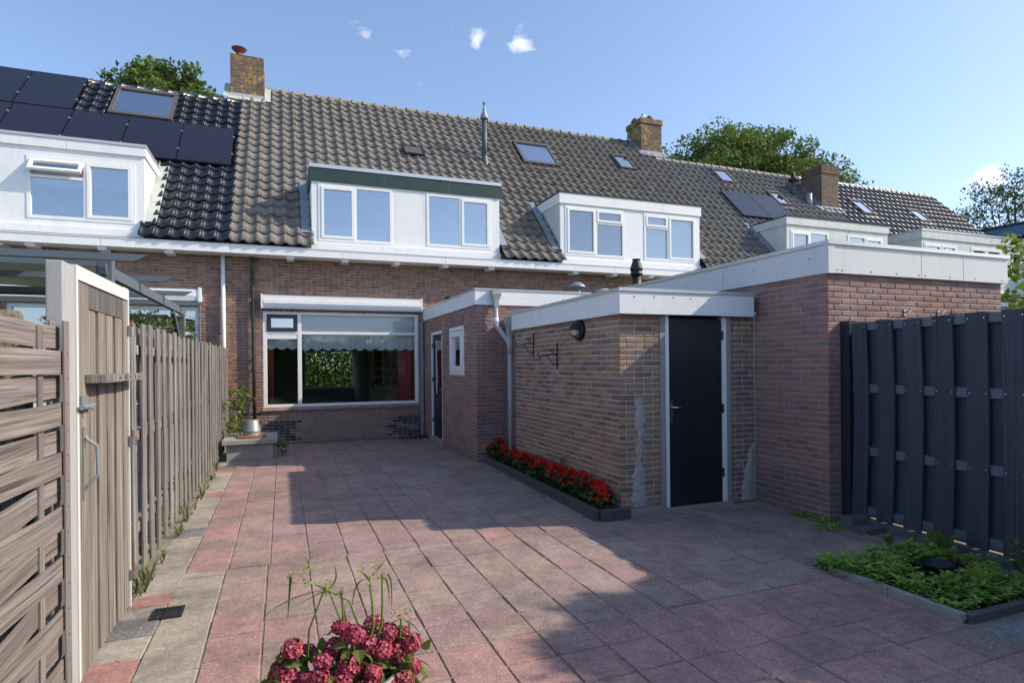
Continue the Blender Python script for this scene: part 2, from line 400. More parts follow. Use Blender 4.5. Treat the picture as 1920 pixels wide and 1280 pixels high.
# ------------------------------------------------------------------ mesh helpers
def M(n): return MATS[n]
class MB:
    """collects faces in world coordinates; build() links them as ONE mesh object"""
    def __init__(s): s.v = []; s.f = []; s.mi = []; s.mats = []
    def mat(s, name):
        if name not in s.mats: s.mats.append(name)
        return s.mats.index(name)
    def face(s, pts, m=0):
        b = len(s.v); s.v.extend([tuple(p) for p in pts]); s.f.append(tuple(range(b, b + len(pts)))); s.mi.append(m); return s
    def raw(s, verts, faces, m=0):
        b = len(s.v); s.v.extend(verts)
        s.f.extend([tuple(b + i for i in f) for f in faces]); s.mi.extend([m] * len(faces)); return s
    def box(s, x0, x1, y0, y1, z0, z1, m=0):
        v = [(x0, y0, z0), (x1, y0, z0), (x1, y1, z0), (x0, y1, z0), (x0, y0, z1), (x1, y0, z1), (x1, y1, z1), (x0, y1, z1)]
        return s.raw(v, [(0, 3, 2, 1), (4, 5, 6, 7), (0, 1, 5, 4), (1, 2, 6, 5), (2, 3, 7, 6), (3, 0, 4, 7)], m)
    def obox(s, c, ax, ay, az, m=0):
        """box from centre and three half-axis vectors"""
        c = Vector(c); ax = Vector(ax); ay = Vector(ay); az = Vector(az)
        v = [tuple(c + a * ax + b * ay + d * az) for d in (-1, 1) for a, b in ((-1, -1), (1, -1), (1, 1), (-1, 1))]
        return s.raw(v, [(0, 3, 2, 1), (4, 5, 6, 7), (0, 1, 5, 4), (1, 2, 6, 5), (2, 3, 7, 6), (3, 0, 4, 7)], m)
    def bar(s, p, q, w, h, m=0, up=(0, 0, 1)):
        p = Vector(p); q = Vector(q); d = (q - p); l = d.length; d.normalize()
        u = Vector(up); sd = d.cross(u)
        if sd.length < 1e-4: sd = d.cross(Vector((1, 0, 0)))
        sd.normalize(); u = sd.cross(d).normalized()
        return s.obox((p + q) / 2, d * l / 2, sd * w / 2, u * h / 2, m)
    def tube(s, pts, r, n=10, m=0, caps=True):
        pts = [Vector(p) for p in pts]
        rs = r if isinstance(r, (list, tuple)) else [r] * len(pts)
        rings = []; ref = None
        for i, p in enumerate(pts):
            a = pts[max(i - 1, 0)]; b = pts[min(i + 1, len(pts) - 1)]
            d = (b - a).normalized()
            if ref is None:
                ref = d.orthogonal().normalized()
            ref = (ref - d * ref.dot(d)).normalized()
            o = d.cross(ref)
            rings.append([tuple(p + rs[i] * (ref * math.cos(2 * math.pi * k / n) + o * math.sin(2 * math.pi * k / n))) for k in range(n)])
        b = len(s.v)
        for rg in rings: s.v.extend(rg)
        for i in range(len(rings) - 1):
            for k in range(n):
                s.f.append((b + i * n + k, b + i * n + (k + 1) % n, b + (i + 1) * n + (k + 1) % n, b + (i + 1) * n + k)); s.mi.append(m)
        if caps:
            s.f.append(tuple(b + k for k in reversed(range(n)))); s.mi.append(m)
            e = b + (len(rings) - 1) * n
            s.f.append(tuple(e + k for k in range(n))); s.mi.append(m)
        return s
    def lathe(s, prof, c, n=20, m=0):
        c = Vector(c); b = len(s.v)
        for r, z in prof:
            for k in range(n):
                a = 2 * math.pi * k / n
                s.v.append((c.x + r * math.cos(a), c.y + r * math.sin(a), c.z + z))
        for i in range(len(prof) - 1):
            for k in range(n):
                s.f.append((b + i * n + k, b + i * n + (k + 1) % n, b + (i + 1) * n + (k + 1) % n, b + (i + 1) * n + k)); s.mi.append(m)
        return s
    def prism(s, poly, axis, a, b, m=0):
        """extrude a 2-D polygon along an axis: 'X' poly=(y,z), 'Y' poly=(x,z), 'Z' poly=(x,y)"""
        def P(p, t): return {'X': (t, p[0], p[1]), 'Y': (p[0], t, p[1]), 'Z': (p[0], p[1], t)}[axis]
        n = len(poly); v = [P(p, a) for p in poly] + [P(p, b) for p in poly]
        f = [tuple(range(n)), tuple(range(2 * n - 1, n - 1, -1))]
        f += [(i, n + i, n + (i + 1) % n, (i + 1) % n) for i in range(n)]
        return s.raw(v, f, m)
    def mesh(s, name, mats=None, smooth=False):
        me = bpy.data.meshes.new(name)
        me.from_pydata(s.v, [], s.f)
        for mn in (mats or s.mats): me.materials.append(M(mn))
        if any(s.mi): me.polygons.foreach_set('material_index', s.mi)
        if smooth: me.polygons.foreach_set('use_smooth', [True] * len(me.polygons))
        me.update()
        return me
    def build(s, name, mat=None, parent=None, smooth=False, fixn=True, bevel=0.0, **props):
        me = s.mesh(name, [mat] if isinstance(mat, str) else mat, smooth)
        if fixn: recalc(me)
        o = bpy.data.objects.new(name, me); col.objects.link(o)
        if parent is not None: attach(o, parent)
        if bevel:
            b = o.modifiers.new('bevel', 'BEVEL'); b.width = bevel; b.segments = 2; b.limit_method = 'ANGLE'
        for k, v in props.items(): o[k] = v
        return o
import bmesh
def recalc(me):
    bm = bmesh.new(); bm.from_mesh(me)
    bmesh.ops.recalc_face_normals(bm, faces=bm.faces); bm.to_mesh(me); bm.free()
WORLD_LOC = {}
def wloc(o): return WORLD_LOC.get(o.name, Vector((0, 0, 0)))
def attach(o, parent):
    """parts keep world-coordinate meshes: their origin is put back on the world origin"""
    o.parent = parent
    o.location = -wloc(parent)
def thing(name, label, cat, loc=(0, 0, 0), group=None):
    o = bpy.data.objects.new(name, None); col.objects.link(o)
    o.empty_display_size = .2
    o.location = loc; WORLD_LOC[o.name] = Vector(loc)
    return tag(o, label, cat, group)
def tag(o, label, cat, group=None):
    o['label'] = label; o['category'] = cat
    if group: o['group'] = group
    return o
def struct(o): o['kind'] = 'structure'; return o
def rebase(o, loc):
    """move a one-mesh thing's origin to its base without moving the mesh"""
    loc = Vector(loc); o.data.transform(Matrix.Translation(-loc)); o.location = loc; WORLD_LOC[o.name] = loc
    return o
def project(p):
    p = Vector(p) - CAM
    r = p.x * math.cos(YAW) - p.y * math.sin(YAW); d = p.x * math.sin(YAW) + p.y * math.cos(YAW)
    if d < .05: return None
    a, b = FPX * r / d, -FPX * p.z / d
    return (960 + a * math.cos(ROLL) - b * math.sin(ROLL), CY + a * math.sin(ROLL) + b * math.cos(ROLL))
def in_view(p, pad=25):
    q = project(p)
    return q is not None and -pad < q[0] < 1920 + pad and -pad < q[1] < 1280 + pad

# ------------------------------------------------------------------ pieces: bricks, tiles, pavers
_piece = {}
def unit_brick(mat, var):
    k = ('brick', mat, var)
    if k not in _piece:
        rr = random.Random(var * 13 + 5)
        m = MB(); c = .5
        # local: x along the course, y out of the wall (front at y=-1), z up; 1 x 1 x 1
        e = .045; ez = .14
        j = lambda a: a + rr.uniform(-.012, .012)
        jz = lambda a: a + rr.uniform(-.05, .05)
        B = [(-.5, 0, -.5), (.5, 0, -.5), (.5, 0, .5), (-.5, 0, .5)]
        S = [(j(-.5), -.75, jz(-.5)), (j(.5), -.75, jz(-.5)), (j(.5), -.75, jz(.5)), (j(-.5), -.75, jz(.5))]
        F = [(-.5 + e, -1, -.5 + ez), (.5 - e, -1, -.5 + ez), (.5 - e, -1, .5 - ez), (-.5 + e, -1, .5 - ez)]
        v = B + S + F; f = [(8, 9, 10, 11)]
        for i in range(4):
            n = (i + 1) % 4
            f += [(i, n, 4 + n, 4 + i), (4 + i, 4 + n, 8 + n, 8 + i)]
        m.raw(v, f)
        me = m.mesh('brick', [mat]); _piece[k] = (me, v, f)
    return _piece[k]
def tile_shape(var, w=.26, g=.338):
    rr = random.Random(var * 31 + 2)
    nu = 10; v = []; f = []
    tw = rr.uniform(-.012, .012)
    for iv, (vv, n) in enumerate(((-.012, .042), (.365, -.002))):
        for i in range(nu):
            t = i / (nu - 1)
            h = .056 * ((1 + math.cos(2 * math.pi * (t - .87))) / 2) ** 1.5
            v.append((t * (w - .002) + .001, vv, h + n + tw * (t - .5)))
    for i in range(nu): v.append((v[i][0], v[i][1] + .004, v[i][2] - .034))
    for i in range(nu - 1):
        f.append((i, i + 1, nu + i + 1, nu + i)); f.append((2 * nu + i, 2 * nu + i + 1, i + 1, i))
    f.append((2 * nu, 0, nu)); f.append((nu - 1, 3 * nu - 1, 2 * nu - 1))
    return v, f
def unit_tile(mat, var):
    k = ('tile', mat, var)
    if k not in _piece:
        v, f = tile_shape(var)
        me = MB().raw(v, f).mesh('roof_tile', [mat], True)
        _piece[k] = (me, v, f)
    return _piece[k]
def unit_paver(mat, var):
    k = ('paver', mat, var)
    if k not in _piece:
        rr = random.Random(var * 7 + 3); e = .018
        j = lambda a: a + rr.uniform(-.006, .006)
        B = [(-.5, -.5, -1), (.5, -.5, -1), (.5, .5, -1), (-.5, .5, -1)]
        S = [(j(x), j(y), -.16) for x, y, _ in B]
        T = [(x * (1 - 2 * e), y * (1 - 2 * e), rr.uniform(-.03, .03)) for x, y, _ in B]
        v = B + S + T; f = [(8, 9, 10, 11)]
        for i in range(4):
            n = (i + 1) % 4
            f += [(i, n, 4 + n, 4 + i), (4 + i, 4 + n, 8 + n, 8 + i)]
        me = MB().raw(v, f).mesh('paver', [mat]); _piece[k] = (me, v, f)
    return _piece[k]
def place_pieces(name, unit, items, parent, limit, stuff_name, smooth=False):
    """items: (matrix, material, variant, visible). the `limit` nearest visible ones become objects, the rest one mesh"""
    items = sorted(items, key=lambda it: (0 if it[3] else 1, (it[0].translation - CAM).length))
    base = wloc(parent) if parent.parent is None else Vector((0, 0, 0))
    for mat4, mat, var, vis in items[:limit]:
        if not vis: break
        o = bpy.data.objects.new(name, unit(mat, var)[0]); col.objects.link(o)
        o.parent = parent
        o.matrix_local = Matrix.Translation(-base) @ mat4
    k = min(limit, sum(1 for it in items if it[3]))
    rest = items[k:]
    if rest:
        m = MB()
        for mat4, mat, var, vis in rest:
            me, v, f = unit(mat, var)
            m.raw([tuple(mat4 @ Vector(p)) for p in v], f, m.mat(mat))
        o = m.build(stuff_name, None, parent, smooth=smooth, fixn=False, kind='stuff')
        if parent.parent is not None: o.location = (0, 0, 0)
    return

class Face:
    """a wall face: origin o (bottom-left seen from outside), u along it, n outwards"""
    def __init__(s, o, u, n, length, h, openings=(), bond='stretcher', matf=None, ext=(0, 0), vis=None, z0=0.0):
        s.o = Vector(o); s.u = Vector(u); s.n = Vector(n); s.len = length; s.h = h; s.op = list(openings); s.bond = bond; s.matf = matf; s.ext = ext; s.vis = vis; s.z0 = z0
    def boxes(s, mb, th, m=0, cut=(0, 0)):
        us = sorted(set([cut[0], s.len - cut[1]] + [min(max(q, cut[0]), s.len - cut[1]) for o in s.op for q in o[:2]]))
        zs = sorted(set([0, s.h] + [min(max(q, 0), s.h) for o in s.op for q in o[2:]]))
        for a, b in zip(us, us[1:]):
            run = None
            for c, d in zip(zs, zs[1:]):
                mu, mz = (a + b) / 2, (c + d) / 2
                hole = any(o[0] < mu < o[1] and o[2] < mz < o[3] for o in s.op)
                if hole:
                    if run: s._b(mb, a, b, *run, th, m); run = None
                else: run = (run[0], d) if run else (c, d)
            if run: s._b(mb, a, b, *run, th, m)
    def _b(s, mb, a, b, c, d, th, m):
        ctr = s.o + s.u * (a + b) / 2 - s.n * th / 2 + Vector((0, 0, (c + d) / 2))
        mb.obox(ctr, s.u * (b - a) / 2, s.n * th / 2, Vector((0, 0, (d - c) / 2)), m)
    def bricks(s, rr):
        J = .0105; BW = .21; HW = .10; CH = .0605; BH = .05
        out = []; i = 0
        z = s.z0
        while z + BH * .4 < s.h:
            bh = min(BH, s.h - z)
            lo, hi = -s.ext[0], s.len + s.ext[1]
            if s.bond == 'cross' and i % 2: wds, off = HW, -(HW + J) * .25
            else:
                wds = BW
                off = -((BW + J) / 2 if (i // (2 if s.bond == 'cross' else 1)) % 2 else 0) - .03
            x = lo + off + rr.uniform(-.004, .004)
            row = []
            while x < hi:
                row.append([max(x, lo), min(x + wds, hi)]); x += wds + J
            row = [q for q in row if q[1] - q[0] > .001]
            if len(row) > 1 and row[0][1] - row[0][0] < .045: row[1][0] = lo; row.pop(0)
            if len(row) > 1 and row[-1][1] - row[-1][0] < .045: row[-2][1] = hi; row.pop()
            if row and row[0][0] - lo < J * 1.5: row[0][0] = lo
            if row and hi - row[-1][1] < J * 1.5: row[-1][1] = hi
            for a, b in row:
                segs = [(a, b)]
                for o in s.op:
                    if z + bh * .5 > o[2] and z + bh * .5 < o[3]:
                        ns = []
                        for p, q in segs:
                            if q <= o[0] or p >= o[1]: ns.append((p, q))
                            else:
                                if o[0] - p > .03: ns.append((p, o[0]))
                                if q - o[1] > .03: ns.append((o[1], q))
                        segs = ns
                for p, q in segs:
                    out.append((p, q, z, z + bh))
            z += CH; i += 1
        items = []
        rot = Matrix((s.u, -s.n, Vector((0, 0, 1)))).transposed()
        for p, q, c, d in out:
            mat = s.matf((p + q) / 2, (c + d) / 2, rr) if callable(s.matf) else s.matf
            if mat is None: continue
            proud = .006 + rr.uniform(-.0018, .0022)
            ctr = s.o + s.u * (p + q) / 2 + Vector((0, 0, (c + d) / 2 + rr.uniform(-.001, .001))) - s.n * .012
            sc = Matrix.Diagonal((q - p, .012 + proud, d - c))
            m4 = Matrix.Translation(ctr) @ (rot @ Matrix.Rotation(rr.uniform(-.006, .006), 3, 'Y') @ sc).to_4x4()
            wp = ctr
            vis = in_view(wp, 5) and (s.vis is None or s.vis(wp))
            items.append((m4, mat, rr.randrange(4), vis))
        return items
def soldier(face, u0, u1, z0, h, mat, rr):
    """upright bricks above an opening"""
    items = []; rot = Matrix((face.u, -face.n, Vector((0, 0, 1)))).transposed()
    x = u0
    while x + .05 <= u1 + .01:
        ctr = face.o + face.u * (x + .025) + Vector((0, 0, z0 + h / 2)) - face.n * .012
        r90 = Matrix.Rotation(R(90), 3, 'Y')
        m4 = Matrix.Translation(ctr) @ (rot @ r90 @ Matrix.Diagonal((h, .018 + rr.uniform(-.001, .002), .05))).to_4x4()
        items.append((m4, mat, rr.randrange(4), in_view(ctr)))
        x += .0605
    return items

# leaves as small folded quads -------------------------------------------------
def leaf_cloud(mb, pts, size, rr, mat=0, aspect=.55, up=.35, fine=False):
    """one diamond-shaped leaf (two triangles) at every point"""
    for p in pts:
        d = Vector((rr.gauss(0, 1), rr.gauss(0, 1), rr.gauss(0, .7)))
        if d.length < 1e-3: continue
        d.normalize()
        n = Vector((rr.gauss(0, 1), rr.gauss(0, 1), rr.gauss(0, 1) + up * 3)).normalized()
        sd = d.cross(n)
        if sd.length < 1e-3: continue
        sd.normalize(); n = sd.cross(d)
        l = size * rr.uniform(.65, 1.3); w = l * aspect * .5
        p = Vector(p); b = len(mb.v)
        if fine:      # larger leaves: pointed oval folded along the midrib and drooping
            q = lambda t, s, h: tuple(p + d * l * t + sd * w * s + n * l * (h - .35 * t * t))
            mb.v.extend([q(0, 0, 0), q(.22, .78, .07), q(.5, 1.0, .10), q(.78, .62, .07), q(1, 0, 0), q(.78, -.62, .07), q(.5, -1.0, .10), q(.22, -.78, .07), q(.3, 0, .0), q(.65, 0, .0)])
            mb.f.extend([(b, b + 8, b + 2, b + 1), (b + 8, b + 9, b + 3, b + 2), (b + 9, b + 4, b + 3), (b, b + 7, b + 6, b + 8), (b + 8, b + 6, b + 5, b + 9), (b + 9, b + 5, b + 4)]); mb.mi.extend([mat] * 6)
            continue
        mb.v.extend([tuple(p), tuple(p + d * l * .45 + sd * w + n * l * .08), tuple(p + d * l), tuple(p + d * l * .45 - sd * w + n * l * .08)])
        mb.f.append((b, b + 1, b + 2, b + 3)); mb.mi.append(mat)
def in_ball(rr, c, r, k=.5):
    while True:
        q = Vector((rr.uniform(-1, 1), rr.uniform(-1, 1), rr.uniform(-1, 1)))
        if 0 < q.length <= 1: break
    q = q.normalized() * (q.length ** k)
    return Vector((c[0] + q.x * r[0], c[1] + q.y * r[1], c[2] + q.z * r[2]))

# ------------------------------------------------------------------ ground and paving (setting)
g = MB().face([(-160, -60, -.10), (200, -60, -.10), (200, 220, -.10), (-160, 220, -.10)])
plain('lawn_ground', (.06, .095, .028), .95, .35, 3, bump=.6)
struct(g.build('ground', 'lawn_ground'))
patio = struct(MB().box(-1.25, 5.75, -1.0, 13.12, -.06, -.0065).build('patio', 'sand'))
rp = random.Random(21)
T = .305
pav = []
def paver(x0, x1, y0, y1, mat, gap=.0085):
    if x1 - x0 < .05 or y1 - y0 < .04: return
    c = Vector(((x0 + x1) / 2, (y0 + y1) / 2, rp.uniform(-.0025, .004)))
    m4 = Matrix.Translation(c) @ Matrix.Rotation(rp.uniform(-.006, .006), 4, 'Z') @ Matrix.Rotation(rp.uniform(-.009, .009), 4, 'X') @ Matrix.Rotation(rp.uniform(-.009, .009), 4, 'Y') @ Matrix.Diagonal((x1 - x0 - gap, y1 - y0 - gap, .04, 1))
    hid = (c.x > 3.05 and c.y > 5.5) or (c.x > 5.15 and c.y > 4.5) or (c.x > 2.98 and c.y > 9.3)
    pav.append((m4, mat, rp.randrange(5), in_view(c, 30) and not hid))
def column(x0, x1, ya, yb, off, matf):
    y = ya - off
    while y < yb:
        paver(x0, x1, max(y, ya), min(y + T, yb), matf((x0 + x1) / 2, y + T / 2)); y += T
def m_zone1(x, y):
    if x < -.40 and rp.random() < .40 and y < 9: return 'paver_red' if rp.random() < .45 else 'paver_pink'
    if rp.random() < .05: return 'paver_pink'
    if x > 1.4 and y < 9.5: return 'paver_beige' if rp.random() < .75 else 'paver_brown'
    return 'paver_brown'
def m_zone2(x, y):
    if x < .15: return ('paver_pink' if rp.random() < .75 else 'paver_brown') if y < 4.2 else ('paver_beige' if rp.random() < .5 else 'paver_brown')
    if x > 2.6: return 'paver_brown' if rp.random() < .5 else 'paver_beige'
    return 'paver_beige' if rp.random() < .72 else 'paver_brown'
def m_sand(x, y):
    q = rp.random()
    return 'paver_charcoal' if q < .12 else 'paver_red' if q < .26 else 'paver_sand'
k = 0; x = -.72
while x < 3.3:
    column(x, min(x + T, 3.34), 5.21, 13.10, (k % 2) * T / 2, m_zone1); x += T; k += 1
column(-.98, -.72, 4.6, 11.1, .1, m_sand)
k = 0; x = -.43
while x < 5.5:
    column(x, x + T, 3.27 if x > .1 else 2.7, 5.21, (k % 2) * T / 2, m_zone2); x += T; k += 1
column(-.74, -.43, 2.7, 5.21, .05, m_sand)
column(-1.0, -.74, 2.7, 4.6, .12, m_sand)
x = .18
while x < 3.84:
    y = 3.27
    while y > .2:
        paver(x, min(x + T, 3.86), y - T, y, 'paver_pink' if rp.random() < .93 else 'paver_brown'); y -= T
    x += T
for yy in (5.21,):
    x = 3.34
    while x < 5.05:
        paver(x, x + T, 5.21, 5.40, m_zone2(x, 5.3)); x += T
x = 3.88
while x < 5.0:
    y = 2.32
    while y > .3:
        paver(x, x + .5, y - .5, y, 'paver_slab'); y -= .5
    x += .5
place_pieces('paver', unit_paver, pav, patio, 300, 'paver_field')
jm = MB(); rj = random.Random(66)
def tiny(x_, y_, s_):
    a = rj.uniform(0, 6.28); d_ = Vector((math.cos(a), math.sin(a), rj.uniform(.2, 1.4))).normalized() * s_; sd_ = Vector((-math.sin(a), math.cos(a), 0)) * s_ * .35
    p_ = Vector((x_, y_, .001)); jm.face([p_ - sd_, p_ + sd_, p_ + d_])
for it in pav:
    if not it[3] or rj.random() < .45: continue
    c = it[0].translation; sx, sy = it[0].to_scale()[:2]
    for side in (0, 1):
        if rj.random() < .5: continue
        t0 = rj.uniform(-.5, .3); ln = rj.uniform(.1, .6)
        for q in range(int(ln * 40)):
            t = t0 + ln * q / max(1, int(ln * 40))
            if abs(t) > .5: continue
            xx, yy = (c.x + t * sx, c.y + sy / 2 + .003) if side else (c.x + sx / 2 + .003, c.y + t * sy)
            tiny(xx + rj.gauss(0, .003), yy + rj.gauss(0, .003), rj.uniform(.004, .011))
o = jm.build('joint_moss', 'moss', patio, fixn=False, kind='stuff')

# ------------------------------------------------------------------ terraced houses
KR = 1.0065
TH = math.atan(KR)
EY, EZ = 12.75, 4.0
FY = 13.136
def roof_z(y): return EZ + KR * (y - EY)
def roof_y(z): return EY + (z - EZ) / KR
UPS = Vector((0, math.cos(TH), math.sin(TH)))
NRM = Vector((0, -math.sin(TH), math.cos(TH)))
SLOPE = Matrix((Vector((1, 0, 0)), UPS, NRM)).transposed()
def roof_pt(x, y, off=0.0): return Vector((x, y, roof_z(y))) + NRM * off

def roof(house, x0, x1, ridge_y, tmat, skips, rr, ridge_mat, hide=None):
    zr = roof_z(ridge_y)
    rf = MB()
    cuts = sorted((a, b, hi) for a, b, lo, hi in skips if lo < 12.9)
    xs = x0 + .004
    strips = []
    for a, b, hi in cuts:
        if a > xs: strips.append((xs, a, EY + .08))
        strips.append((max(a, xs), min(b, x1 - .004), hi - .05)); xs = b
    if xs < x1 - .004: strips.append((xs, x1 - .004, EY + .08))
    for a, b, ys in strips:
        zs = roof_z(ys) - .055
        rf.prism([(ys, zs), (ridge_y, zr - .055), (ridge_y, zr - .20), (ys, zs - .14)], 'X', a, b)
    yb = 2 * ridge_y - EY
    rf.prism([(ridge_y, zr - .055), (yb, EZ - .02), (yb, EZ - .16), (ridge_y, zr - .20)], 'X', x0 + .004, x1 - .004)
    part = rf.build('roof', 'roof_felt', house)
    L = (ridge_y - EY) / math.cos(TH)
    nrow = int(round((L - .06) / .338)); g = (L - .06) / nrow
    ncol = int(round((x1 - x0) / .26)); w = (x1 - x0) / ncol
    items = []
    for r in range(nrow):
        for c in range(ncol):
            p = roof_pt(x0 + c * w, EY, .02) + UPS * (r * g)
            ctr = p + UPS * g * .5 + Vector((w * .5, 0, 0))
            if any(a < ctr.x < b and lo < ctr.y < hi for a, b, lo, hi in skips): continue
            m4 = Matrix.Translation(p + NRM * rr.uniform(-.004, .006) + UPS * rr.uniform(-.008, .008)) @ (SLOPE @ Matrix.Rotation(rr.uniform(-.014, .014), 3, 'Z') @ Matrix.Diagonal((w / .26, g / .338, 1))).to_4x4()
            items.append((m4, tmat, rr.randrange(6), in_view(ctr, 10) and not (hide and hide(ctr))))
    place_pieces('roof_tile', unit_tile, items, part, 300, 'roof_tile_field', True)
    # ridge tiles: half-round caps with a collar
    n = int(round((x1 - x0) / .33)); w = (x1 - x0) / n
    kk = ('ridge', ridge_mat)
    if kk not in _piece:
        m = MB(); N = 8; prof = [(-.02, .125), (.04, .125), (.045, .105), (.35, .10)]
        vs = []; fs = []
        for i, (xx, r) in enumerate(prof):
            for k2 in range(N + 1):
                a = math.pi * (k2 / N) * 1.1 - .05 * math.pi
                vs.append((xx, math.cos(a) * r, math.sin(a) * r * .95))
        for i in range(len(prof) - 1):
            for k2 in range(N): fs.append((i * (N + 1) + k2, i * (N + 1) + k2 + 1, (i + 1) * (N + 1) + k2 + 1, (i + 1) * (N + 1) + k2))
        fs.append(tuple(range(N + 1)))
        _piece[kk] = m.raw(vs, fs).mesh('ridge_tile', [ridge_mat], True)
    for i in range(n):
        o = bpy.data.objects.new('ridge_tile', _piece[kk]); col.objects.link(o); o.parent = part
        o.matrix_local = Matrix.Translation((x0 + i * w, ridge_y, zr - .015 + rr.uniform(-.004, .004))) @ Matrix.Diagonal((w / .33, 1, 1, 1))
    return part

def gutter(house, x0, x1, joint=True):
    m = MB()
    m.box(x0 + .003, x1 - .003, EY, EY + .03, 3.812, 3.965)       # front board
    m.box(x0 + .003, x1 - .003, EY + .03, EY + .15, 3.812, 3.83)
    m.box(x0 + .003, x1 - .003, EY - .012, EY + .045, 3.965, 3.982)
    gt = m.build('gutter', 'white_paint', house)
    MB().box(x0, x1, EY + .15, FY - .01, 3.80, 3.825).build('soffit', 'white_paint', house)
    for jx in (x0 + 2.1, x0 + 4.3): MB().box(jx, jx + .005, EY - .0015, EY + .002, 3.814, 3.964).build('board_joint', 'lead', gt).location = (0, 0, 0)
    k = math.ceil((x0 + .02 + 4.128) / 1.0725)
    bm = None
    while -4.128 + 1.0725 * k < x1 - .02:
        xx = -4.128 + 1.0725 * k; k += 1
        MB().prism([(12.77, 3.806), (12.80, 3.745), (FY - .012, 3.745), (FY - .012, 3.798), (EY + .149, 3.798), (EY + .149, 3.806)], 'X', xx - .07, xx + .07).build('gutter_bracket', 'white_paint', gt).location = (0, 0, 0)
    return gt

def sub(mb, name, mat, parent, **k):
    """sub-part: its parent is a part whose origin is the world origin"""
    o = mb.build(name, mat, None, **k); o.parent = parent; return o

def frame(mb, x0, x1, z0, z1, y, w, d=.06, m=0, b=None):
    """rectangular frame in the XZ plane, front at y"""
    b = w if b is None else b
    mb.box(x0, x1, y, y + d, z1 - w, z1, m); mb.box(x0, x1, y, y + d, z0, z0 + b, m)
    mb.box(x0, x0 + w, y, y + d, z0 + b, z1 - w, m); mb.box(x1 - w, x1, y, y + d, z0 + b, z1 - w, m)

